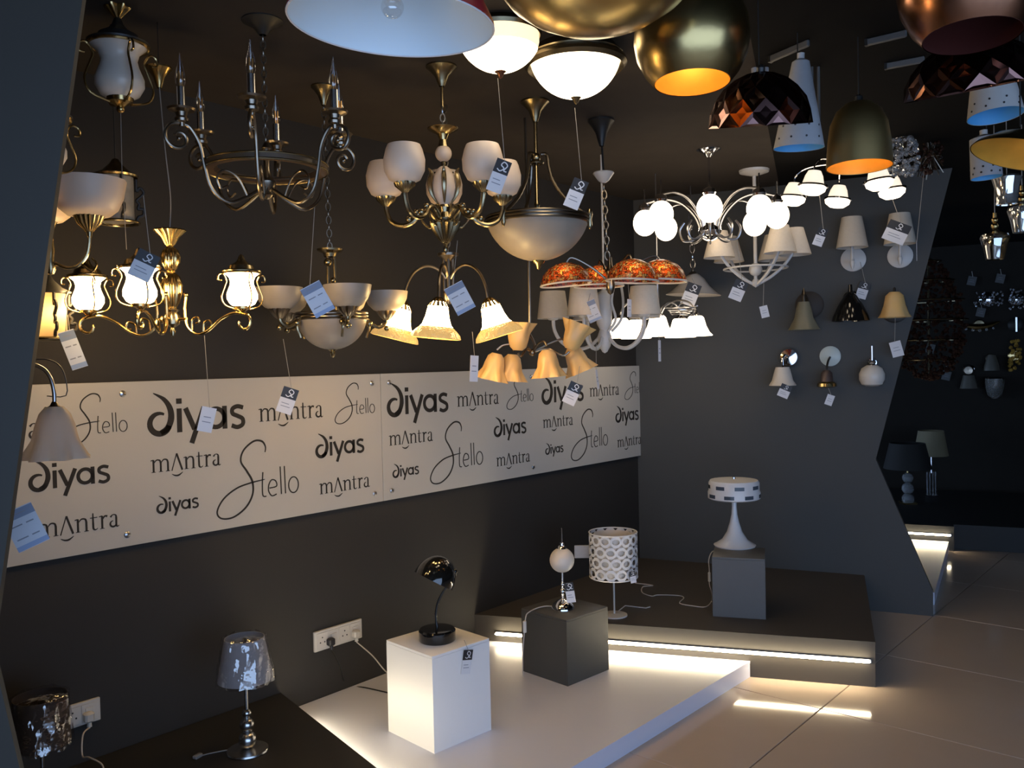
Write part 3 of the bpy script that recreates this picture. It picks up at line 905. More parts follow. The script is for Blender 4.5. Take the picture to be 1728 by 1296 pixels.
t.part('rod', tube([(0, 0, 184), (0, 0, max(zc, 190))], 2, 8), 'brass')
t.part('finial', sphere((0, 0, -16), 7, 12, 8), 'brass')
t.part('tag_string', tube([(0, 0, -22), (-1, 0, -120), (2, 0, -250)], .5, 5), 'string')
t = Thing('lantern_pendant', 'brass scroll lantern mostly hidden behind the left partition edge', 'pendant lamp', (72, 285, 2.1))
lantern(t, (0, 0, 0), 1.5, 'glass_white', 'brass', 'iron_black')
t.part('rod', tube([(0, 0, 130), (0, 0, t.ceil())], 2, 8), 'brass')
# lit lantern chandelier
t = Thing('lantern_chandelier', 'brass scroll chandelier with three lit glass lanterns and ribbed column', 'chandelier', (291, 535, 2.75))
t.part('column_cap', gadroon([(4, 118), (8, 122), (14, 134), (25, 145), (24, 147), (.01, 146)], 16), 'brass')
t.part('column_ball', gadroon([(3, 76), (9, 80), (14, 92), (15, 102), (12, 112), (5, 118)], 14), 'brass')
t.part('column_vase', gadroon([(6, 14), (11, 22), (16, 40), (17, 54), (13, 68), (6, 75), (8, 77), (3, 79)], 14), 'brass')
t.part('hub', lathe([(.01, -34), (3, -32), (5, -24), (3, -18), (12, -12), (14, 0), (10, 8), (12, 12), (6, 15)], 22), 'brass_antique')
t.part('wire', tube(smooth([(0, 0, 146), (3, 0, 200), (-3, 0, 280), (-9, 0, 385)], 6), 1, 6), 'cord_clear')
zk = 416
canopy(t, zk, 21, 34, 'brass', -9)
t.part('hook', tube([(-9, 0, zk), (-9, 0, t.ceil())], .8, 6), 'iron_black')
arm = t.mesh('arm', [tube(smooth(rad([(27, 34), (24, 10), (28, -16), (46, -30), (68, -24), (92, -6), (116, 3), (136, 0)] + spiral(133, -14, 15, 7, 70, -200, 12)), 4), 2.4, 8),
                     sphere((27, 0, 36), 4, 10, 7), tube([(10, 0, -4), (27, 0, -4)], 3, 8),
                     tube(smooth(rad([(36, -24), (38, -6), (48, -2), (50, -10), (44, -12)]), 5), 1.8, 6), tube(smooth(rad([(58, -26), (60, -12), (70, -8), (74, -18), (66, -20)]), 5), 1.8, 6)], 'brass')
for a in (168, 250, 325):
    t.part('arm', arm, rot=(0, 0, D(a)))
    lantern(t, polar(132, a, 12), .98, 'lit_warm', 'brass', 'brass_antique')
# uplight bowl chandelier behind the left partition
t = Thing('uplight_chandelier', 'brass arm lamp with patterned white glass bowls by the left partition', 'chandelier', (84, 424, 2.42))
bowl = t.mesh('glass_bowl', lathe([(18, 0), (34, 2), (46, 12), (55, 32), (60, 62)], 40, th=1.2, ruffle=(16, .015, 10, 60)), 'glass_frost')
hold = t.mesh('holder', [gadroon([(6, -26), (10, -20), (18, -12), (23, 0), (26, 3)], 20, 60, .05), lathe([(.01, -36), (4, -34), (5, -26)], 12)], 'brass_antique')
arm = t.mesh('arm', [tube(smooth(rad([(8, -20), (26, -28), (44, -24), (58, -8), (63, 12), (64, 30)]), 5), 3, 8), tube(smooth(rad([(52, -24), (66, -34), (74, -22), (66, -12)]), 5), 2, 7)], 'brass_antique')
t.part('column', lathe([(.01, -40), (5, -38), (9, -28), (6, -16), (8, 0), (5, 40), (4, 120)], 16), 'brass_antique')
t.part('rod', tube([(0, 0, 110), (0, 0, t.ceil())], 2.5, 8), 'brass_antique')
for a in (-20, 100, 220):
    t.part('arm', arm, rot=(0, 0, D(a)))
    h_ = t.part('holder', hold, loc=polar(64, a, 58))
    t.part('glass_bowl', bowl, parent=h_)
# cylinder lanterns
def cyl_lantern(label, at, lit):
    t = Thing('cylinder_lantern', label, 'pendant lamp', at)
    t.part('glass', lathe([(27, 2), (27, 76)], 32, th=0 if lit else 1), 'glass_scavo_lit' if lit else 'glass_scavo')
    if lit:
        t.part('bulb', sphere((6, -6, 44), 8, 14, 10), 'lit_bulb')
    sc_ = smooth(rad([(31, 4), (34, 12), (42, 16), (42, 26), (34, 26), (36, 34), (32, 40), (38, 46), (44, 54), (38, 62), (32, 56), (32, 76)]), 4)
    for a in (15, 105, 195, 285):
        t.part('scroll', tube(sc_, 2.8, 7), 'iron_black', rot=(0, 0, D(a)))
    t.part('bottom_ring', [ring(34, 2.4, (0, 0, 0), 36, 8), ring(29, 1.6, (0, 0, 2), 36, 6)], 'brass_antique')
    t.part('cap', lathe([(34, 76), (36, 79), (22, 86), (10, 98), (5, 106), (.01, 108)], 28), 'iron_black' if lit else 'brass_antique')
    t.part('rod', tube([(0, 0, 106), (0, 0, t.ceil())], 1.2, 6), 'iron_black')
    return t
cyl_lantern('unlit cylinder lantern with dark scrolls beside the patterned glass bowl', (198, 376, 2.75), False)
t = cyl_lantern('lit cylinder lantern with black scroll bars at the left edge', (84, 572, 2.68), True)
t.part('tag_string', tube([(28, -6, 40), (31, -6, 0)], .5, 5), 'string')

# tulip arm lamp on the partition -------------------------------------------
t = Thing('tulip_arm_lamp', 'frosted tulip glass lamp on a curved arm before the sign board', 'wall lamp', (92, 690, 2.0), rz=0)
t.part('lamp_shade', lathe([(14, 4), (24, -8), (31, -28), (36, -52), (47, -78), (50, -84)], 56, ruffle=(7, .16, -30, -84)), 'glass_frost_lit')
t.part('holder', lathe([(.01, 14), (4, 12), (7, 6), (16, 0), (18, -6), (15, -7)], 20), 'bronze_dark')
t.part('arm', tube(smooth([(0, 0, 8), (0, 0, 30), (-6, 0, 54), (-20, 0, 70), (-44, -8, 78), (-80, -40, 78), (-110, -90, 70), (-116, -126, 70)], 5), 3.4, 10), 'steel')
t.part('wire_loop', tube(smooth([(-14, 4, 22), (18, 4, 22), (18, 4, 52), (8, 4, 74), (-14, 3, 84), (-44, -6, 82)], 3), 1, 6), 'iron_black')
t.part('wall_plate', xf(lathe([(.01, 0), (26, 0), (26, 4), (18, 8), (.01, 9)], 24), rx=-PI / 2, t=(-116, -136, 70)), 'bronze_dark')

# goblet chandelier ------------------------------------------------------------
t = Thing('goblet_chandelier', 'five arm chandelier with white goblet glass shades and ribbed base', 'chandelier', (750, 332, 3.2))
t.part('base_bowl', gadroon([(4, -78), (7, -76), (12, -70), (21, -56), (25, -46), (20, -42), (.01, -42)], 18, 72, .07), 'brass_antique')
t.part('finial', lathe([(.01, -96), (3, -92), (4, -86), (2, -82), (5, -78)], 12), 'brass_antique')
t.part('stem', lathe([(10, -44), (13, -36), (8, -26), (10, -18), (7, -12), (4, 20), (4, 62), (9, 68), (5, 74), (9, 82), (6, 96), (5, 104)], 20), 'brass_antique')
t.part('vase', lathe([(7, -14), (17, -2), (21, 14), (18, 34), (11, 46), (6, 50)], 28), 'glass_frost')
for k in range(5):
    t.part('leaf', xf(tube(smooth(rad([(12, -12), (22, 4), (25, 22), (22, 38), (27, 46)]), 4), [1 + 3.2 * math.sin(PI * i / 16) for i in range(17)], 6), rz=D(54 + 72 * k)), 'brass_antique')
t.part('ball', sphere((0, 0, 72), 14, 22, 14), 'glass_frost')
t.part('top_flare', lathe([(5, 84), (6, 94), (10, 104), (25, 112), (26, 114), (12, 113), (.01, 113)], 28), 'brass')
zk = t.ceil()
t.part('chain', chain((0, 0, 113), (0, 0, 150), 14, 8, 1.2), 'steel')
t.part('rod', tube([(0, 0, 148), (0, 0, zk - 28)], 2.4, 8), 'brass_antique')
canopy(t, zk, 26, 34, 'brass_antique')
arm = t.mesh('arm', [tube(smooth(rad([(16, -36), (30, -22), (44, -24), (56, -38), (76, -44), (96, -36), (104, -18), (105, -4)]), 5), [3, 4, 4, 3.6] * 8 + [3.5] * 4, 8) if False else tube(smooth(rad([(16, -36), (30, -22), (44, -24), (56, -38), (76, -44), (96, -36), (104, -18), (105, -4)]), 5), 4, 8),
                     tube(smooth(rad([(46, -28), (38, -42), (28, -50), (20, -46), (26, -40)]), 5), 2, 7), sphere((64, 0, -34), 6, 10, 7), sphere((50, 0, -22), 5, 10, 7)], 'brass_antique')
hold = t.mesh('holder', gadroon([(4, -8), (8, -4), (15, 2), (17, 8), (14, 9)], 14, 56, .05), 'brass_antique')
gob = t.mesh('glass_shade', lathe([(12, 6), (25, 13), (32, 27), (33, 44), (29, 60), (26, 67)], 32, th=1), 'glass_frost')
for a in (90, 162, 234, 306, 18):
    t.part('arm', arm, rot=(0, 0, D(a)))
    h_ = t.part('holder', hold, loc=polar(105, a, -2))
    t.part('glass_shade', gob, parent=h_)

# bowl pendant with three curved ropes --------------------------------------
t = Thing('bowl_pendant', 'large frosted bowl pendant hung on three curved metal ropes', 'pendant lamp', (907, 380, 3.65))
zk = t.ceil()
t.part('glass_bowl', lathe(bowlp(84, 60), 48, th=1.2), 'glass_alabaster')
t.part('rim_band', [ring(86, 2.2, (0, 0, 2), 48, 7), ring(87, 2.2, (0, 0, 7), 48, 7), ring(87, 2.2, (0, 0, 12), 48, 7), lathe([(83, 0), (85, 14)], 48, th=1)], 'bronze_dark')
t.part('finial', lathe([(.01, -75), (3, -73), (5, -67), (10, -63), (11, -60), (.01, -57)], 16), 'brass')
t.part('rod', lathe([(3.2, -60), (3.2, 30), (5, 34), (3.2, 40), (3.2, 178)], 14), 'brass_antique')
t.part('rosette', [sphere((0, -4, 112), 8, 14, 9), ring(11, 2.5, (0, 0, 104), 20, 6)], 'brass_antique')
for a in (-8, 112, 232):
    t.part('rope', tube(smooth(rad([(8, 118), (18, 116), (21, 96), (28, 72), (46, 44), (68, 24), (86, 12)]), 6), [2.6 + .6 * (i % 2) for i in range(37)], 8), 'bronze_dark', rot=(0, 0, D(a)))
    t.part('bracket', [lathe([(.01, -16), (2, -14), (4, -8), (3, 2), (5, 10), (3, 18), (.01, 20)], 10, polar(88, a, 4))], 'brass_antique')
canopy(t, zk, 24, zk - 172, 'brass_antique')

# bowl chandelier with uplights ------------------------------------------------
t = Thing('bowl_chandelier', 'antique chandelier with alabaster bowl and five uplight cups', 'chandelier', (560, 540, 3.4))
t.part('glass_bowl', lathe(bowlp(58, 50), 44, th=1), 'glass_alabaster')
t.part('rim_band', [ring(59, 2, (0, 0, z), 44, 6) for z in (1, 6, 11)] + [lathe([(57, -1), (57, 13)], 44, th=1)], 'bronze_dark')
t.part('finial', lathe([(.01, -64), (3, -62), (5, -56), (3, -53), (8, -50), (.01, -47)], 14), 'brass_antique')
t.part('column', [tube([(x, y, 10), (x * .7, y * .7, 112)], 2.6, 8) for x, y in ((9, 0), (-5, 7), (-5, -7))] + [sphere((-4, -8, 96), 7, 12, 8), sphere((4, -6, 66), 5, 12, 8), sphere((-2, -8, 50), 4.5, 12, 8)], 'brass_antique')
t.part('column_cap', lathe([(10, 106), (12, 112), (21, 116), (22, 119), (.01, 119)], 22), 'brass_antique')
t.part('spoke', [xf(tube([(6, 0, 12), (58, 0, 6)], 2, 6), rz=D(a)) for a in (285, 18, 75, 141, 213)], 'bronze_dark')
zk = t.ceil()
t.part('chain', chain((0, 0, 118), (-4, 0, zk - 30), 14, 8, 1), 'bronze_dark')
canopy(t, zk, 20, 32, 'brass_antique', -4)
arm = t.mesh('arm', [tube(smooth(rad([(58, 4), (70, -6), (84, -12), (96, -4), (98, 8)]), 5), 3.2, 8), sphere((66, 0, -6), 6, 10, 7), tube(smooth(rad([(64, 2), (66, -14), (62, -24), (60, -30)]), 4), 2.2, 6), sphere((98, 0, -14), 5, 10, 7)], 'brass_antique')
hold = t.mesh('holder', gadroon([(4, -8), (9, -4), (14, 2), (17, 8), (14, 9)], 12, 48, .06), 'bronze_dark')
cupg = t.mesh('glass_cup', lathe([(12, 6), (22, 10), (31, 19), (36, 30), (38, 42)], 34, th=1), 'glass_alabaster')
for a in (285, 18, 75, 141, 213):
    t.part('arm', arm, rot=(0, 0, D(a)))
    h_ = t.part('holder', hold, loc=polar(98, a, 8))
    t.part('glass_cup', cupg, parent=h_)

# lit bell chandelier -----------------------------------------------------------
t = Thing('bell_chandelier', 'dark bronze chandelier with three glowing amber edged bell shades', 'chandelier', (757, 480, 3.68))
zk = t.ceil()
t.part('top_cap', lathe([(4, 38), (8, 42), (17, 48), (18, 52), (.01, 53)], 24), 'bronze_dark')
t.part('column', [tube([(x, y, -20), (x, y, 48)], 2.6, 8) for x, y in ((-7, 0), (7, 0), (0, 6), (0, -6))], 'bronze_dark')
t.part('hub', lathe([(.01, -34), (4, -32), (9, -24), (10, -14), (6, -8)], 16), 'bronze_dark')
t.part('chain', chain((0, 0, 52), (0, 0, zk), 14, 8, 1), 'bronze_dark')
arm = t.mesh('arm', tube(smooth(rad([(4, 10), (16, 24), (38, 30), (60, 18), (74, -8), (79, -36)]), 6), 2.4, 8), 'bronze_dark')
capb_ = t.mesh('shade_cap', gadroon([(.01, 6), (5, 5), (10, 0), (15, -8), (16, -10)], 12, 48, .08), 'brass')
bell = t.mesh('bell_shade', lathe([(11, -2), (16, -10), (19, -26), (23, -38), (27, -43)], 34), 'lit_bell')
rim = t.mesh('shade_rim', lathe([(26, -42), (33, -48), (38, -54), (39.5, -60), (38, -61)], 48, ruffle=(14, .03, -42, -58)), 'lit_bell_rim')
for a, tilt in ((196, 15), (258, 6), (325, -16)):
    t.part('arm', arm, rot=(0, 0, D(a)))
    c = t.part('shade_cap', capb_, loc=polar(79, a, -32), rot=(0, D(tilt), 0))
    t.part('bell_shade', bell, parent=c); t.part('shade_rim', rim, parent=c)

# amber tulip chandelier ---------------------------------------------------------
t = Thing('tulip_chandelier', 'dark branch chandelier with six unlit amber tulip shades', 'chandelier', (898, 575, 3.9))
tul = t.mesh('tulip_shade', lathe([(8, 0), (14, 6), (17, 18), (18, 28), (24, 42), (26, 46)], 40, th=.8, ruffle=(6, .17, 14, 44)), 'glass_amber')
t.part('stem', tube(smooth([(-4, 0, t.ceil()), (-3, 0, 60), (-6, 0, 20), (4, 0, -6), (0, 0, -22)], 6), 2.2, 8), 'bronze_dark')
t.part('hub', sphere((0, 0, -20), 6, 12, 8), 'bronze_dark')
for (x, y, z, rx_, ry_) in ((-24, -20, -16, 0, 4), (62, -14, -16, 0, 22), (-60, 0, -20, PI, 14), (-34, 26, -22, PI, 6), (24, -18, -16, PI, -4), (66, 12, -12, PI, -22)):
    up = rx_ == 0
    zz = z + (-4 if up else 6)
    t.part('arm', tube(smooth([(0, 0, -20), (x * .4, y * .4, -14 if up else -6), (x * .8, y * .8, zz + (-6 if up else 8)), (x, y, zz)], 5), 1.8, 7), 'bronze_dark')
    t.part('tulip_shade', tul, loc=(x, y, z), rot=(rx_, D(ry_), 0))

# mosaic chandelier ----------------------------------------------------------------
t = Thing('mosaic_chandelier', 'chandelier with four glowing red and orange mosaic domes', 'chandelier', (1030, 478, 3.95))
zk = t.ceil()
domeg = t.mesh('mosaic_dome', lathe([(43, 0), (42, 6), (37, 18), (27, 28), (14, 34), (5, 36)], 40), 'mosaic_glass')
domer = t.mesh('dome_rim', [ring(43, 1.6, (0, 0, 0), 40, 6)], 'glass_white')
t.part('hub', lathe([(.01, -20), (5, -16), (8, -4), (5, 8), (9, 20), (4, 30), (3, 44)], 16), 'bronze_dark')
t.part('chain', chain((-4, 0, 40), (-8, 0, 168), 15, 8, 1.1), 'bronze_dark')
t.part('loop_cap', lathe([(3, 168), (9, 172), (18, 184), (17, 186), (.01, 184)], 20), 'glass_white', loc=(-8, 0, 0))
t.part('cord', tube([(-8, 0, 184), (-10, 0, zk - 40)], 2, 6), 'iron_black')
canopy(t, zk, 22, 44, 'iron_black', -10)
for i, (x, y, z, ti) in enumerate(((-74, -10, 0, -9), (-20, 50, 0, 0), (36, -30, 0, 6), (84, 10, 2, 6))):
    dm = t.part('mosaic_dome', domeg, loc=(x, y, z), rot=(0, D(ti) * .5, 0))
    t.part('dome_rim', domer, parent=dm)
    t.part('bulb', sphere((0, -27, 14), 4, 12, 8), 'lit_mosaic_bulb', parent=dm)
    t.part('arm', tube(smooth([(0, 0, 0), (x * .4, y * .4, 26), (x * .85, y * .85, 44), (x, y, z + 34)], 5), 1.8, 7), 'bronze_dark')

# cream drum chandelier --------------------------------------------------------
t = Thing('drum_chandelier', 'white arm chandelier with cream fabric shades below the mosaic domes', 'chandelier', (1020, 560, 4.62))
t.part('hub', lathe([(.01, -36), (4, -34), (10, -24), (12, -8), (8, 4), (13, 14), (14, 60), (10, 66), (4, 70), (3, 90)], 20), 'white_metal')
t.part('rod', tube([(0, 0, 88), (0, 0, t.ceil())], 1.6, 8), 'white_metal')
for x_, ww in ((16, 3), (30, -2)):
    t.part('scroll_rod', tube(smooth([(x_ * .4, -8, 0), (x_ + ww, -8, 20), (x_ - ww, -8, 50), (x_ + ww, -8, 84)], 6), 2.2, 7), 'white_metal')
arm = t.mesh('arm', tube(smooth(rad([(8, -8), (26, -24), (50, -28), (72, -16), (84, 4), (86, 26)]), 6), 3, 8), 'white_metal')
shd = t.mesh('lamp_shade', lathe([(27, 24), (21, 70)], 32, th=.8), 'fabric_cream')
sck = t.mesh('candle_holder', lathe([(.01, 20), (8, 22), (10, 26), (5, 28), (5, 46), (.01, 46)], 14), 'white_metal')
for a in (186, 248, 318, 36, 110):
    t.part('arm', arm, rot=(0, 0, D(a)))
    h_ = t.part('candle_holder', sck, loc=polar(86, a, 0))
    t.part('lamp_shade', shd, parent=h_)

# cluster of lit white bells --------------------------------------------------------
t = Thing('white_bell_chandelier', 'chandelier with five lit white bell shades under a wire spiral', 'chandelier', (1110, 535, 5.12))
bell = t.mesh('bell_shade', lathe([(9, 0), (13, -4), (17, -18), (22, -28), (27, -33), (26, -34)], 32), 'lit_white')
capw = t.mesh('shade_cap', lathe([(.01, 10), (3, 9), (4, 4), (10, 0), (11, -3)], 16), 'chrome')
arm = t.mesh('arm', [tube(smooth(rad([(3, 0), (14, 18), (34, 26), (54, 22), (65, 8)]), 5), 1.8, 7), tube(smooth(rad(spiral(44, 12, 10, 3, 90, 460, 12)), 2), 1.3, 6)], 'steel')
t.part('stem', lathe([(.01, -22), (4, -18), (5, -6), (3, 4), (3, 60)], 14), 'steel')
t.part('rod', tube([(0, 0, 58), (0, 0, t.ceil())], 1.2, 6), 'steel')
for a in (270, 198, 342, 126, 54):
    t.part('arm', arm, rot=(0, 0, D(a)))
    c = t.part('shade_cap', capw, loc=polar(65, a, 0))
    t.part('bell_shade', bell, parent=c)
SP_ = [(r * math.cos(a), r * math.sin(a), 4 + z) for r, a, z in [(27 - i * .14, i * .22, -14 - i * .13) for i in range(115)]]
t.part('wire_spiral', tube(SP_, 1.1, 6), 'steel', loc=(38, -12, 26))
# glass bell pendant with spring wire
t = Thing('glass_bell_pendant', 'single cream glass bell pendant hung above a wire spiral', 'pendant lamp', (1170, 498, 5.5))
t.part('lamp_shade', lathe([(46, 0), (38, 5), (26, 16), (17, 28), (8, 35), (4, 37)], 36, th=1), 'glass_white', rot=(0, D(3), 0))
t.part('cap', lathe([(.01, 50), (2, 46), (3, 40), (8, 36), (9, 34)], 14), 'steel')
t.part('chain', chain((0, 0, 46), (-2, 0, 150), 16, 8, .9), 'chrome')
t.part('rod', tube([(-2, 0, 148), (-2, 0, 196)], 1.2, 6), 'steel')
canopy(t, 218, 12, 26, 'brass', -2)
t.part('hook', tube([(-2, 0, 216), (-2, 0, t.ceil())], .7, 6), 'iron_black')

# globe chandelier ------------------------------------------------------------------
t = Thing('globe_chandelier', 'chrome chandelier with eight brightly lit white globe shades', 'chandelier', (1198, 390, 4.55))
zk = t.ceil()
t.part('hub', lathe([(.01, -16), (6, -14), (16, -8), (20, 0), (18, 6), (8, 10), (5, 20), (5, 40), (2, 44), (2, zk - 8)], 24), 'chrome')
canopy(t, zk, 20, 14, 'chrome')
arm = t.mesh('arm', [tube(smooth(rad([(12, -4), (28, -14), (44, -14), (50, 2), (42, 16)]), 5), 1.9, 8), tube(smooth(rad([(14, 0), (24, 26), (48, 50), (78, 58), (108, 52)]), 6), 2.2, 8)], 'steel')
glb = t.mesh('globe_shade', sphere((0, 0, 0), 20, 26, 16, 1.12), 'lit_white')
cpg = t.mesh('shade_cap', lathe([(9, 20), (11, 24), (9, 30), (3, 33), (1.2, 36), (1.2, 56)], 16), 'chrome')
for a in range(0, 360, 45):
    t.part('arm', arm, rot=(0, 0, D(a)))
    c = t.part('shade_cap', cpg, loc=polar(108, a, 20))
    t.part('globe_shade', glb, parent=c)

# white cone shade chandelier -----------------------------------------------------
t = Thing('cone_shade_chandelier', 'white chandelier with unlit cone shades and a round centre ball', 'chandelier', (1275, 455, 5.08))
zk = t.ceil()
t.part('ball', sphere((0, 0, 0), 11, 20, 12), 'white_metal')
t.part('rod', lathe([(3, -22), (3, zk - 6)], 12), 'white_metal')
t.part('lower_hub', lathe([(.01, -30), (5, -27), (8, -22), (4, -16)], 16), 'white_metal')
t.part('canopy', lathe([(4, zk - 10), (24, zk - 4), (25, zk), (.01, zk)], 24), 'white_metal')
t.part('cross_ring', ring(52, 1.6, (0, 0, 2), 40, 6), 'white_metal')
arm = t.mesh('arm', tube(smooth(rad([(5, -24), (24, -14), (44, 2), (58, 20), (64, 36)]), 6), 2.6, 8), 'white_metal')
shd = t.mesh('lamp_shade', lathe([(26, 0), (14, 44)], 32, th=.8), 'fabric_cream')
for a in (205, 277 + 30, 350, 62, 134):
    t.part('arm', arm, rot=(0, 0, D(a)))
    t.part('lamp_shade', shd, loc=polar(64, a, 20))

# lit two-tier glass shade light --------------------------------------------------------
t = Thing('five_light_fitting', 'lit ceiling fitting with five banded glass shades behind the brass bell', 'ceiling lamp', (1422, 300, 4.65))
zk = t.ceil()
up_ = t.mesh('glass_shade', lathe([(10, 2), (14, -6), (17, -18), (18, -20)], 28), 'lit_cone')
lo_ = t.mesh('lower_glass', lathe([(22, -22), (20, -30), (12, -36), (.5, -38)], 28), 'lit_white')
bn_ = t.mesh('band', lathe([(17, -19), (23, -20), (24, -23), (21, -24), (17, -19)], 28), 'chrome')
arm = t.mesh('arm', tube(smooth(rad([(4, 22), (30, 26), (60, 24), (78, 14), (80, 2)]), 5), 1.5, 7), 'chrome')
t.part('hub', lathe([(.01, 8), (10, 10), (14, 18), (8, 24), (4, 30), (4, zk - 6), (26, zk - 4), (26, zk), (.01, zk)], 24), 'chrome')
for a in (310, 238, 166, 94, 22):
    t.part('arm', arm, rot=(0, 0, D(a)))
    g_ = t.part('glass_shade', up_, loc=polar(80, a, 0), rot=(0, D(8 if math.cos(D(a)) < 0 else -6), 0))
    t.part('band', bn_, parent=g_); t.part('lower_glass', lo_, parent=g_)

# ceiling domes ------------------------------------------------------------------------
t = Thing('ceiling_dome_light', 'lit white dome ceiling light with bronze rim beside the brass globe', 'ceiling lamp', (971, 112, 3.05))
zk = t.ceil()
t.part('rim', [lathe([(70, 0), (80, -4), (86, 2), (85, 8), (78, 12), (80, 16), (72, 22), (68, zk), (.01, zk)], 48), ring(81, 2.4, (0, 0, 9), 48, 6), ring(79, 2, (0, 0, 15), 48, 6)], 'brass_antique')
t.part('glass_dome', lathe(bowlp(73, 52), 48), 'lit_dome')
t.part('finial', lathe([(.01, -63), (3, -61), (6, -55), (9, -52), (.01, -49)], 14), 'brass_antique')
t = Thing('ceiling_dome_light', 'lit alabaster dome ceiling light partly behind the red shade', 'ceiling lamp', (843, 58, 2.85))
zk = t.ceil()
t.part('rim', lathe([(64, 0), (68, -4), (71, 2), (66, 10), (62, 14), (58, zk), (.01, zk)], 44), 'brass_antique')
t.part('glass_band', lathe([(63, -26), (66, -14), (66, 0)], 44), 'lit_alabaster')
t.part('glass_dome', lathe([(r, z - 26) for r, z in bowlp(63, 36)], 44), 'lit_dome')
t.part('finial', lathe([(.01, -74), (3, -72), (6, -65), (10, -62), (.01, -58)], 14), 'copper')

# pendants hung close to the viewer ---------------------------------------------------------
t = Thing('shade_pendant', 'large red pendant shade with pale blue-white inside', 'pendant lamp', (661, 41, 1.9))
tl = (D(3), D(3.6), 0)
sh = t.part('shade', lathe([(172, 0), (171, 8), (120, 100), (70, 140), (20, 150)], 64), 'red_lacquer', rot=tl)
t.part('lining', lathe([(169, 0.5), (168, 8), (118, 98), (68, 138), (6, 147)], 64), 'shade_white_inside', parent=sh)
t.part('rim', ring(170.6, 1.8, (0, 0, 0), 72, 6), 'paper_white', parent=sh)
t.part('bulb', [sphere((0, 0, 28), 19, 20, 14), lathe([(13, 40), (9, 52), (9, 62)], 16)], 'clear_thin', parent=sh)
t.part('socket', lathe([(10, 58), (11, 62), (11, 90), (.01, 92)], 18), 'white_metal', parent=sh)
t.part('cord', tube([(0, 0, 148), (0, 0, t.ceil())], 2.2, 8), 'cord_black')

def pend(label, at, prof, outer, inner, tilt=(0, 0, 0), lit=0, n=48, holes=False, name='metal_pendant', flat=False, cordz=None, th=1.6):
    t = Thing(name, label, 'pendant lamp', at)
    sh = t.part('shade', lathe(prof, n) if not callable(prof) else prof(), outer, rot=tilt, flat=flat)
    ip = [(max(r - th, .3), z + (.4 if i == 0 else -th * .6)) for i, (r, z) in enumerate(prof)] if not callable(prof) else None
    if inner and ip:
        t.part('lining', lathe(ip, n), inner, parent=sh)
    z0 = max(z for r, z in prof) if not callable(prof) else cordz
    t.part('cap', lathe([(7, z0 - 1), (7, z0 + 8), (3, z0 + 12), (.01, z0 + 13)], 14), 'iron_black', parent=sh)
    t.part('cord', tube([(0, 0, z0 + 6), (0, 0, t.ceil())], 1.3, 6), 'cord_black')
    if lit:
        b = t.part('bulb', sphere((0, 0, z0 * .62), z0 * .07, 14, 10), 'lit_bulb', parent=sh)
    return t
# wide brass bowl, globe, bells
t = Thing('metal_pendant', 'wide brass bowl pendant at the top centre edge', 'pendant lamp', (1018, -38, 2.0))
t.part('bowl', lathe([(.5, -86), (40, -82), (90, -68), (130, -46), (160, -20), (178, 8), (180, 14)], 56, th=2), 'brass_satin', rot=(0, D(-5), 0))
for a in (30, 150, 270):
    t.part('hanger', tube([polar(176, a, 12), (0, 0, t.ceil() if t.ceil() > 30 else 60)], 1, 6), 'cord_black')
pend('round brass pendant glowing orange inside beside the dome light', (1168, 140, 2.4), [(63, 0), (78, 18), (91, 44), (96, 72), (93, 104), (78, 142), (50, 170), (16, 180)], 'brass_satin', 'gold_leaf', (D(-3), 0, 0), 1)
pend('small brass bell pendant with orange lining near the lit fitting', (1450, 282, 3.0), [(53, 0), (52, 14), (50, 44), (46, 72), (36, 94), (22, 106), (6, 110)], 'brass_brushed', 'gold_leaf', (D(-2), 0, 0), 1)
pend('round copper pendant with a dark red opening at top right', (1640, 62, 2.2), [(76, 0), (94, 22), (110, 56), (116, 90), (110, 124), (86, 160), (20, 186)], 'copper', mat('red_brown_inside', (.10, .02, .015), .6), (D(-4), 0, 0), 0)
def hammered(R, H, nf=14, rows=5):
    def f():
        V, F = [], []
        for i in range(rows + 1):
            a = PI / 2 * i / rows
            for k in range(nf):
                w = 2 * PI * (k + .5 * (i % 2)) / nf
                r = R * math.cos(a) if i < rows else 5
                V.append((r * math.cos(w), r * math.sin(w), H * math.sin(a)))
        idx = lambda i, k: i * nf + k % nf
        for k in range(nf):
            F.append((idx(0, k), idx(0, k + 1), idx(1, k)))
        for i in range(1, rows):
            for k in range(nf):
                lo = idx(i - 1, k + (1 if i % 2 else 0)); hi = idx(i + 1, k + (1 if i % 2 else 0))
                F.append((idx(i, k), lo, idx(i, k + 1), hi))
        V2, F2 = [], []
        for f_ in F:                      # every facet is a plate of its own, dished slightly inwards
            c = Vector((0, 0, 0))
            for q in f_: c += Vector(V[q])
            c /= len(f_)
            b0 = len(V2)
            for q in f_: V2.append(V[q])
            for q in f_: V2.append(tuple(Vector(V[q]) * .45 + c * .55 - c.normalized() * 1.2))
            m_ = len(f_)
            for q in range(m_):
                F2.append((b0 + q, b0 + (q + 1) % m_, b0 + m_ + (q + 1) % m_, b0 + m_ + q))
            F2.append(tuple(b0 + m_ + q for q in range(m_)))
        return V2, F2
    return f
pend('dark copper faceted dome pendant left of the brass bell', (1282, 212, 2.6), hammered(85, 86, 13, 6), 'copper_dark', None, (D(15), D(2), 0), 0, flat=True, cordz=84)
pend('dark copper faceted dome pendant at the right edge', (1640, 152, 2.5), hammered(106, 84, 15, 6), 'copper_dark', None, (D(14), D(-3), 0), 0, flat=True, cordz=82)
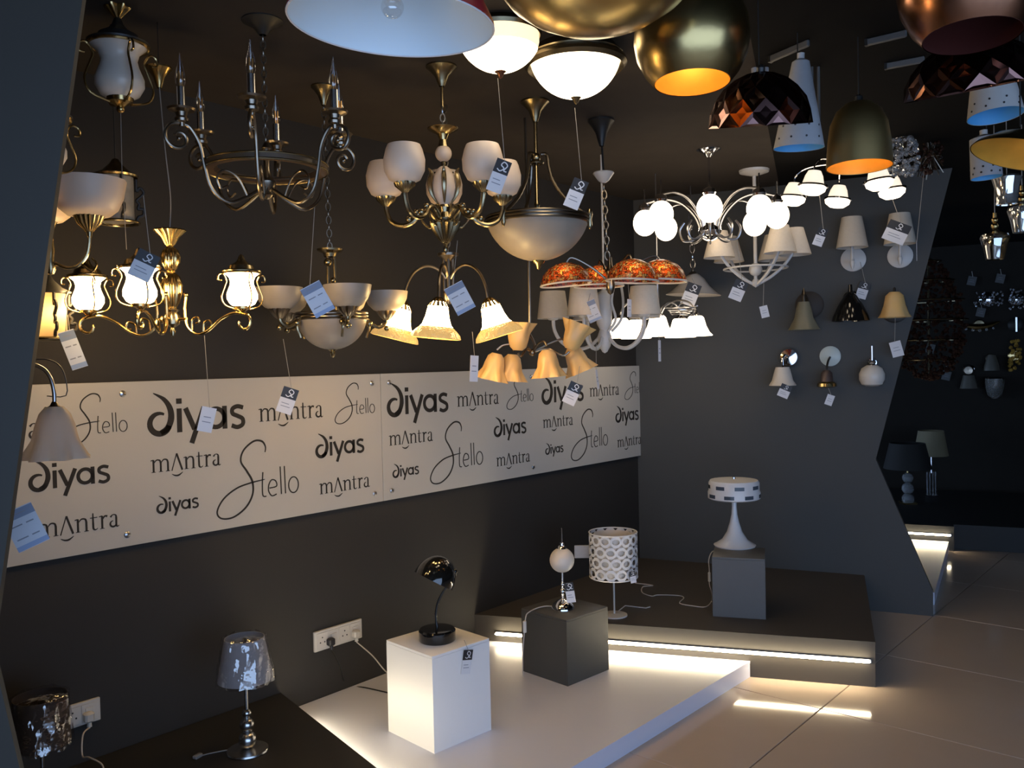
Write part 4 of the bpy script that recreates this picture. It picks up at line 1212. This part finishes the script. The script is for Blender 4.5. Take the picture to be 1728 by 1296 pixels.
def cone_pend(label, at, rb, rt, h, outer, inner, tilt):
    t = Thing('cone_pendant', label, 'pendant lamp', at)
    sh = t.part('shade', lathe([(rb, 0), (rt, h), (rt * .3, h + 6), (.01, h + 7)], 36), outer, rot=tilt)
    t.part('lining', lathe([(rb - 1, .3), (rt - 1, h - 1), (.01, h)], 36), inner, parent=sh)
    for k in range(10):
        for j in range(2):
            a = D(36 * k + 8 * j); z = h * .10 + j * h * .14
            r = rb + (rt - rb) * z / h + .2
            t.part('hole', xf(lathe([(1.8, 0), (1.8, .5), (.01, .6)], 8), ry=PI / 2, rz=a, t=(r * math.cos(a), r * math.sin(a), z)), 'print_black', parent=sh)
    t.part('cord', tube([(0, 0, h + 5), (0, 0, t.ceil())], 1.2, 6), 'cord_black')
    t.part('cap', lathe([(6, h + 4), (6, h + 14), (.01, h + 16)], 12), 'white_metal', parent=sh)
cone_pend('tall pale cone pendant behind the faceted dome', (1348, 250, 2.95), 41, 14, 140, 'fabric_grey', 'blue_inside', (D(4), D(2), 0))
cone_pend('white pendant cone with pinholes and bright blue inside at right', (1680, 196, 3.2), 43, 30, 78, 'white_metal', 'blue_inside', (D(-4), D(-4), 0))
cone_pend('pale grey pendant cylinder under the blue lined cone', (1665, 300, 3.7), 24, 22, 66, 'fabric_grey', 'blue_inside', (0, D(-3), 0))
pend('brass disc pendant showing its gold lining at the right edge', (1722, 262, 2.9), [(78, 0), (72, 8), (48, 26), (20, 38), (6, 42)], 'brass_satin', 'gold_leaf', (D(-8), D(16), 0), 0)
# small slim tubes by the copper dome
for i, (u, lb) in enumerate(((1274, 'left slim white tube pendant above the faceted dome'), (1291, 'right slim white tube pendant above the faceted dome'))):
    t = Thing('tube_pendant', lb, 'pendant lamp', (u, 128, 3.3), group='slim tube pendants')
    t.part('tube', lathe([(5.5, 0), (6, 1), (6, 32), (3, 35), (.01, 36)], 16), 'fabric_grey')
    t.part('inner', lathe([(5, .5), (5, 20), (.01, 21)], 16), 'print_black')
    t.part('cord', tube([(0, 0, 34), (0, 0, t.ceil())], .6, 6), 'cord_black')
# mirrored glass pendants
def glass_pend(label, at, kind):
    t = Thing('glass_pendant', label, 'pendant lamp', at, group='small glass pendants at the right')
    if kind == 'cup':
        t.part('shade', lathe([(17, 0), (16, 6), (19, 30), (23, 44), (18, 48), (6, 52)], 28, th=.8), 'mirror_glass')
        z = 52
    else:
        t.part('shade', lathe([(14, 0), (15, 4), (18, 20), (23, 36), (21, 42), (10, 46), (6, 50)], 28, th=.8), 'thin_glass' if kind == 'clear' else 'mirror_glass')
        t.part('bulb', sphere((0, 0, 26), 9, 12, 8), 'mirror_glass')
        t.part('neck', [sphere((0, 0, 56), 6, 12, 8), sphere((0, 0, 66), 5, 12, 8), lathe([(3, 70), (3, 78), (.01, 79)], 10)], 'brass')
        z = 78
    t.part('cord', tube([(0, 0, z - 2), (0, 0, t.ceil())], .8, 6), 'cord_clear')
glass_pend('mirrored glass cup pendant highest of the right edge trio', (1699, 345, 4.0), 'cup')
glass_pend('clear glass pendant with brass bead neck beside the far wall', (1679, 438, 4.2), 'clear')
glass_pend('mirrored glass pendant cut off by the right edge of the photo', (1725, 392, 4.2), 'mirror')
# bead pendants
rng = random.Random(3)
def bead_pend(label, at, n, R, H, m, r0, sticks=0):
    t = Thing('bead_pendant', label, 'pendant lamp', at)
    g = []
    for i in range(n):
        z = rng.random() * H
        w = R * (.45 + .55 * math.sin(PI * min(max((H - z) / H * .9 + .05, 0), 1)))
        a = rng.random() * 6.28
        g.append(sphere((w * math.cos(a), w * math.sin(a), z), r0 * rng.uniform(.7, 1.3), 6, 4))
    t.part('beads', g, m, flat=True, kind='stuff')
    t.part('frame_ring', ring(R * .5, .8, (0, 0, H), 20, 5), 'chrome')
    t.part('frame_ring', ring(R * .9, .8, (0, 0, H * .5), 24, 5), 'chrome')
    if sticks:
        t.part('sticks', [tube([(rng.uniform(-.4, .4) * R, rng.uniform(-.4, .4) * R, H * .9), (rng.uniform(-1.2, 1.2) * R, rng.uniform(-1, 1) * R, rng.uniform(-.1, .5) * H)], .9, 5) for _ in range(sticks)], 'bronze_dark')
    t.part('cord', tube([(0, 0, H * .4), (0, 0, t.ceil())], .8, 6), 'cord_clear')
bead_pend('clear crystal bead pendant to the right of the brass bell', (1524, 296, 4.4), 110, 25, 62, 'crystal', 4)
bead_pend('dark amber twig pendant beside the crystal bead pendant', (1571, 298, 4.5), 50, 20, 62, 'amber_bead', 3, 22)
t = Thing('crystal_chandelier', 'big dark amber crystal chandelier beyond the slanted wall edge', 'chandelier', (1568, 640, 6.9))
g = []
for i in range(900):
    z = rng.random(); w = 62 * math.sqrt(max(0, 1 - (2 * z - 1) ** 2)) * (.75 + .25 * rng.random()) * (1.1 - .35 * z)
    a = rng.random() * 6.28
    g.append(sphere((w * math.cos(a), w * math.sin(a), z * 200), rng.uniform(2, 4), 5, 3))
t.part('beads', g, 'amber_bead', flat=True, kind='stuff')
for k in range(1, 7):
    t.part('frame_ring', ring(20 + 40 * math.sin(PI * k / 6), 1.2, (0, 0, k * 33), 32, 5), 'brass_antique')
t.part('pole', tube([(0, 0, 0), (0, 0, 210)], 2, 6), 'brass_antique')
t.part('rod', tube([(0, 0, 205), (0, 0, t.ceil())], 1.5, 6), 'brass_antique')

# ---------------------------------------------------------------- wall lamps on the back wall (local -y points into the room)
def sconce(label, u, v, group=None, name='wall_lamp'):
    p = onback(u, v)
    return Thing(name, label, 'wall lamp', p, p.y / FPX, group, BRZ)
def plate(t, r, m, th=4, x=0, z=0):
    return t.part('wall_plate', xf(lathe([(.01, 0), (r, 0), (r, th * .5), (r * .8, th), (.01, th * 1.15)], 28), rx=PI / 2, t=(x, 0, z)), m)
for (u, v, lb) in ((1440, 438, 'white fabric cone wall lamp, left of the white pair'), (1519, 432, 'white fabric cone wall lamp with price tags in front')):
    t = sconce(lb, u, v, 'white cone wall lamps')
    plate(t, 20, 'white_metal')
    t.part('arm', tube(smooth([(0, -3, 0), (0, -22, -8), (0, -34, 0), (0, -34, 18)], 5), 2.4, 8), 'white_metal')
    t.part('finial', lathe([(.01, -16), (2.5, -12), (4, -4), (2, 2)], 12, (0, -30, -4)), 'white_metal')
    t.part('lamp_shade', lathe([(25, 16), (16, 66)], 32, (0, -34, 0), th=.8), 'fabric_cream')
t = sconce('dark bronze wall lamp with a dim glass bell, left of row two', 1366, 515)
plate(t, 23, mat('plate_brown', (.035, .024, .017), .6))
t.part('arm', tube(smooth([(0, -3, 0), (-4, -20, 14), (-6, -30, 18), (-6, -32, 4)], 5), 2.2, 8), 'bronze_dark')
t.part('lamp_shade', lathe([(9, 4), (12, -6), (15, -22), (22, -38), (24, -42)], 36, (-6, -32, 0), th=.8, ruffle=(6, .08, -20, -42)), mat('glass_dim', (.26, .23, .15), .4))
t.part('finial', lathe([(4, 12), (2.5, 18), (.01, 24)], 10, (-6, -30, 4)), 'bronze_dark')
t = sconce('glossy black dome wall lamp in the middle of row two', 1437, 505)
plate(t, 14, 'black_gloss')
t.part('arm', tube(smooth([(0, -3, 0), (0, -22, 16), (0, -34, 10)], 5), 2.2, 8), 'black_gloss')
t.part('lamp_shade', lathe([(30, -38), (28, -30), (20, -12), (10, 4), (4, 10), (3, 22), (.01, 24)], 36, (0, -34, 0), th=1), 'black_gloss')
t = sconce('amber tulip glass wall lamp at the right of row two', 1510, 525)
plate(t, 20, 'iron_black')
t.part('arm', tube(smooth([(0, -3, 0), (0, -20, 26), (0, -30, 36), (0, -32, 28)], 5), 2.2, 8), 'iron_black')
t.part('lamp_shade', lathe([(8, 30), (14, 24), (17, 8), (21, -6), (24, -12)], 36, (0, -32, 0), th=.8, ruffle=(6, .09, 8, -12)), 'glass_amber')
t = sconce('chrome wall lamp with a small white bell shade, row three', 1332, 603)
plate(t, 17, 'chrome', 9)
t.part('arm', tube(smooth([(0, -8, 0), (-4, -22, 4), (-8, -28, -4), (-8, -28, -20)], 5), 2, 8), 'chrome')
t.part('lamp_shade', lathe([(11, -16), (13, -22), (17, -38), (22, -46), (21, -47)], 32, (-8, -28, 0), th=.8), 'glass_white')
t = sconce('white round plate wall lamp with brass spot, row three', 1401, 601)
plate(t, 17, mat('plate_mint', (.62, .70, .68), .35), 4)
t.part('arm', tube(smooth([(0, -4, -2), (-2, -18, -8), (-4, -26, -20), (-4, -26, -30)], 5), 1.8, 8), 'iron_black')
t.part('spot_body', lathe([(.01, -22), (5, -23), (9, -28), (10, -40), (11, -43)], 22, (-4, -26, 0)), mat('spot_brown', (.14, .10, .09), .4, .6))
t.part('spot_rim', [lathe([(11, -42), (15, -45), (16, -50), (10, -52), (.01, -51)], 24, (-4, -26, 0))], 'brass')
t = sconce('white glass globe wall lamp with chrome neck, row three right', 1472, 612)
plate(t, 9, 'chrome', 6)
t.part('rod', tube([(0, -26, 4), (0, -26, 28)], 1.8, 8), 'chrome')
t.part('neck', [lathe([(4, 4), (7, 2), (5, -3), (8, -6), (9, -9)], 16, (0, -26, 0)), tube([(0, -4, 0), (0, -24, 0)], 2, 8)], 'chrome')
t.part('globe', lathe([(8, -4), (16, -9), (20, -18), (20, -28), (16, -36), (9, -39), (.5, -39.5)], 28, (0, -26, 0)), 'glass_white')

# ---------------------------------------------------------------- dim wall lamps on the far wall
def onfar(u, v): return PL(u, v, FARP, BN)
def far(label, u, v):
    p = onfar(u, v)
    return Thing('wall_lamp', label, 'wall lamp', p, p.y / FPX, 'dim wall lamps on the far wall', BRZ)
t = far('gold crescent wall lamp with glass drops on the far wall', 1652, 549)
t.part('crescent', tube(smooth([(-30, -12, 4), (-12, -16, -2), (10, -16, -2), (30, -12, 5)], 6), [1 + 4 * math.sin(PI * i / 18) for i in range(19)], 8), 'brass')
t.part('drop', [sphere((x, -16, -10 + abs(x) * .2), 2.4, 6, 4) for x in (-20, -10, 0, 10, 20)], 'crystal', flat=True)
plate(t, 10, 'brass_antique')
t = far('chrome arc wall lamp with a dim shade on the far wall', 1634, 625)
t.part('arc', tube([(9 * math.cos(D(a)), -14, 9 * math.sin(D(a))) for a in range(10, 175, 15)], 1.4, 8), 'chrome')
plate(t, 8, 'bronze_dark')
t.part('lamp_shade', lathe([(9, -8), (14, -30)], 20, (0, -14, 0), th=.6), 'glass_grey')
t = far('clear glass cup wall lamp lowest on the far wall', 1677, 652)
t.part('glass_cup', lathe([(4, -20), (11, -14), (14, 0), (15, 14)], 24, (0, -18, 0), th=.8), 'smoked_glass')
t.part('rim', ring(15, 1, (0, -18, 14), 24, 6), 'chrome')
plate(t, 8, 'chrome')
t = far('amber bead wall lamp at the right end of the far wall', 1712, 600)
t.part('beads', [sphere((random.uniform(-9, 9), -14 + random.uniform(-5, 5), random.uniform(-26, 26)), 3, 6, 4) for _ in range(36)], mat('amber_bright', (.55, .32, .06), .12, .3), flat=True, kind='stuff')
plate(t, 10, 'brass')
t = far('slim silver bar wall lamp at the right end of the far wall', 1714, 548)
t.part('bar', lathe([(2.2, -12), (2.2, 12), (.01, 13)], 10, (0, -14, 0)), 'chrome')
plate(t, 12, 'iron_black')
t = far('dim crystal cluster wall lamp near the top of the far wall', 1666, 505)
t.part('beads', [sphere((random.uniform(-22, 22), -14 + random.uniform(-6, 6), random.uniform(-12, 12)), 2, 5, 4) for _ in range(40)], 'crystal', flat=True, kind='stuff')
plate(t, 12, 'chrome')
t = far('dim crystal cluster wall lamp right of the glass pendant', 1716, 505)
t.part('beads', [sphere((random.uniform(-14, 14), -14 + random.uniform(-6, 6), random.uniform(-18, 18)), 2, 5, 4) for _ in range(40)], 'crystal', flat=True, kind='stuff')
plate(t, 12, 'chrome')
t = far('small olive glass wall lamp beside the chrome arc lamp', 1672, 605)
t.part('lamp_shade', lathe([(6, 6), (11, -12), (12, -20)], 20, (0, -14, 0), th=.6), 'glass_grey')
plate(t, 8, 'bronze_dark')

# ---------------------------------------------------------------- ceiling rails above the pendants
for lb, a, b in (('thin grey rail on the black ceiling above the copper pendant', (1462, 72), (1530, 56)), ('second thin grey rail deeper on the black ceiling', (1495, 112), (1560, 100)), ('dull rail on the ceiling left of the tall cone pendant', (1300, 100), (1365, 72))):
    p, q = PZ(*a, HC - .012), PZ(*b, HC - .012)
    d_ = q - p
    t = Thing('ceiling_rail', lb, 'rail', p, 1, None, math.atan2(d_.y, d_.x))
    t.part('rail', box((d_.length / 2, 0, 0), (d_.length, .014, .024), bev=.003), 'pedestal_grey')
    t.part('end_cap', box((0, 0, 0), (.01, .018, .024)), 'iron_black')
# rods beside the tall cone
for u, lb in ((1371, 'left of two dark hanging rods beside the tall cone'), (1382, 'right of two dark hanging rods beside the tall cone')):
    t = Thing('hanging_rod', lb, 'rod', (u, 205, 3.3), group='two dark hanging rods')
    t.part('rod', tube([(0, 0, 0), (0, 0, t.ceil())], 2.6, 8), 'pedestal_grey')
    t.part('end_cap', lathe([(.01, -3), (3.4, -2), (3.4, 3), (.01, 4)], 10), 'iron_black')

# ---------------------------------------------------------------- price tags
def tag(label, u, v, d, w, h, tilt, kind, top=None, yaw=0):
    """card w x h photo pixels, tilted in its plane, hung on a string that starts at top (u, v)."""
    t = Thing('price_tag', label, 'price tag', (u, v, d), group='price tags hanging from the lamps', rz=0)
    if yaw == 0: yaw = math.degrees(-math.atan2(t.o.x, t.o.y))
    rot = (0, D(tilt), D(yaw))
    th = max(.5, .0008 / t.s)
    if kind == 'bw':
        hd = h * .42
        c = t.part('card', box((0, 0, -hd / 2), (w, th, h - hd)), 'paper_white', rot=rot)
        t.part('header', box((0, 0, (h - hd) / 2), (w, th, hd)), 'print_black', parent=c)
        k = hd * .36
        zc_ = (h - hd) / 2
        t.part('emblem', [ribbon(sm2([(-k * .9, zc_ - k * .6), (-k * .2, zc_ - k * .9), (k * .4, zc_ - k * .2), (-k * .3, zc_ + k * .3), (k * .1, zc_ + k), (k * .9, zc_ + k * .5), (k * .5, zc_ - k * .6), (k * 1.1, zc_ - k * .7)]), h * .035, th * .4)], 'paper_white', parent=c, loc=(0, -th * .5, 0))
        t.part('print_lines', [box((x, 0, z), (ww, th * .4, h * .025)) for x, z, ww in ((-w * .08, -h * .12, w * .5), (-w * .02, -h * .24, w * .6))], 'print_grey', parent=c, loc=(0, -th * .6, 0))
    elif kind == 'blue':
        c = t.part('card', box((0, 0, 0), (w, th, h)), 'paper_shadow_blue', rot=rot)
        t.part('header', box((0, -th * .3, h * .37), (w, th, h * .22)), 'paper_blue_dark', parent=c)
        t.part('footer', box((0, -th * .3, -h * .43), (w, th, h * .12)), mat('paper_blue_mid', (.30, .40, .62), .55) if 'paper_blue_mid' not in M else 'paper_blue_mid', parent=c)
        t.part('print_lines', [box((x, 0, z), (ww, th * .4, h * .03)) for x, z, ww in ((-w * .2, h * .1, w * .36), (w * .22, h * .1, w * .24), (-w * .2, -h * .22, w * .36), (w * .22, -h * .22, w * .24), (0, h * .37, w * .5))], 'print_grey', parent=c, loc=(0, -th * 1.0, 0))
    else:
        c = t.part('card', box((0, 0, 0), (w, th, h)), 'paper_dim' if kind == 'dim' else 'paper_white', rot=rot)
        t.part('print_lines', [box((0, 0, h * .1), (w * .5, th * .4, h * .03)), box((0, 0, -h * .1), (w * .6, th * .4, h * .03))], 'print_grey', parent=c, loc=(0, -th * .6, 0))
    if top:
        e = (P(top[0], top[1], d) - t.o) / t.s
        a = Matrix.Rotation(D(yaw), 3, 'Z') @ Matrix.Rotation(D(tilt), 3, 'Y') @ Vector((0, 0, h / 2 - 1))
        t.part('string', tube([tuple(e), tuple(a)], .45 if d > 2.6 else .6, 5), 'string')
tag('black and white price tag in front of the right goblet shade', 842, 297, 2.88, 26, 56, 22, 'bw', (840, 132))
tag('black and white price tag right of the bowl pendant ropes', 972, 327, 3.1, 26, 50, 24, 'bw', (970, 182))
tag('white price tag in front of the lit lantern beside the ribbed column', 243, 448, 2.33, 36, 48, 26, 'bw', (242, 330))
tag('pale blue price tag below the candle chandelier', 536, 505, 2.7, 36, 54, -28, 'blue', (531, 350))
tag('pale blue price tag below the goblet chandelier', 776, 503, 3.15, 34, 50, -27, 'blue', (772, 406))
tag('lavender price tag below the lit cylinder lantern at left', 123, 590, 2.58, 25, 66, -18, 'blue', (117, 480))
tag('large pale blue price tag at the left edge of the sign boards', 42, 890, 2.0, 50, 72, -22, 'blue', (30, 782))
tag('black and white price tag over the second sign board', 485, 676, 3.2, 26, 44, 20, 'bw', (478, 572))
tag('crumpled cream price tag over the largest diyas lettering', 349, 708, 2.7, 24, 42, 14, 'plain', (345, 566), 30)
tag('pale price tag hanging left of the amber tulip shades', 800, 622, 3.5, 16, 44, 4, 'plain', (797, 560), 35)
tag('black and white price tag on the fourth sign board lettering', 966, 664, 3.85, 22, 38, 26, 'bw', (978, 618))
tag('edge-on brown price tag above the fourth sign board lettering', 1008, 640, 4.4, 8, 34, -14, 'plain', (1006, 580), 60)
tag('pale blue price tag below the cream drum shade', 999, 525, 4.3, 22, 36, -22, 'blue', (996, 495))
tag('slim price tag between the cream drum shades', 1062, 520, 4.2, 10, 30, 2, 'plain', (1060, 480), 40)
tag('slim price tag hanging below the lit white bells', 1113, 592, 4.6, 8, 36, 0, 'plain', (1111, 562), 50)
tag('black and white price tag on the glass bell pendant', 1166, 497, 5.2, 24, 38, 22, 'bw', (1168, 470))
tag('black and white price tag below the cone shade chandelier', 1246, 490, 4.65, 22, 34, 24, 'bw', (1243, 402))
tag('small white price tag hanging right of the cone chandelier', 1290, 526, 4.75, 13, 20, -12, 'plain', (1289, 478))
tag('black and white price tag below the lit banded glass shades', 1384, 400, 4.5, 16, 30, 22, 'bw', (1383, 330))
tag('double price tag in front of the right white wall lamp', 1513, 392, 4.74, 36, 34, 26, 'bw', (1503, 328))
tag('black and white price tag over the black dome wall lamp', 1456, 490, onback(1456, 448).y - .02, 17, 28, 18, 'bw', (1452, 442))
tag('white price tag under the small white bell wall lamp', 1324, 660, 5.1, 18, 22, 24, 'bw', (1328, 650))
tag('white price tag below the amber tulip wall lamp', 1513, 589, onback(1513, 540).y - .1, 18, 26, -14, 'plain', (1511, 528))
tag('grey price tag below the brass spot wall lamp', 1400, 675, 5.0, 12, 18, 20, 'plain', (1398, 655))
tag('slim hanging price tag string beside the mirrored pendant', 1547, 425, 4.5, 3, 30, 0, 'plain', (1560, 282), 60)
# tag stuck to the white cube, tags beside the globe lamp and the drum lamp
r0 = Vector((-.331, 3.532, 0)); fn = Vector((math.sin(D(44)), -math.cos(D(44)), 0))
p = PL(788, 1117, r0 + fn * (.151 + .006), fn)
tag('black and white price tag on the right face of the white cube', 788, 1117, p.y, 21, 40, 12, 'bw', (783, 1080), 44)
tag('black and white price tag leaning on the globe lamp stem', 962, 1000, 3.98, 15, 34, -8, 'bw', (955, 985), -10)
tag('small price tag at the lower edge of the drum lamp', 1068, 974, 4.5, 10, 20, -8, 'bw', (1066, 962), 10)

# dim tags on the far wall
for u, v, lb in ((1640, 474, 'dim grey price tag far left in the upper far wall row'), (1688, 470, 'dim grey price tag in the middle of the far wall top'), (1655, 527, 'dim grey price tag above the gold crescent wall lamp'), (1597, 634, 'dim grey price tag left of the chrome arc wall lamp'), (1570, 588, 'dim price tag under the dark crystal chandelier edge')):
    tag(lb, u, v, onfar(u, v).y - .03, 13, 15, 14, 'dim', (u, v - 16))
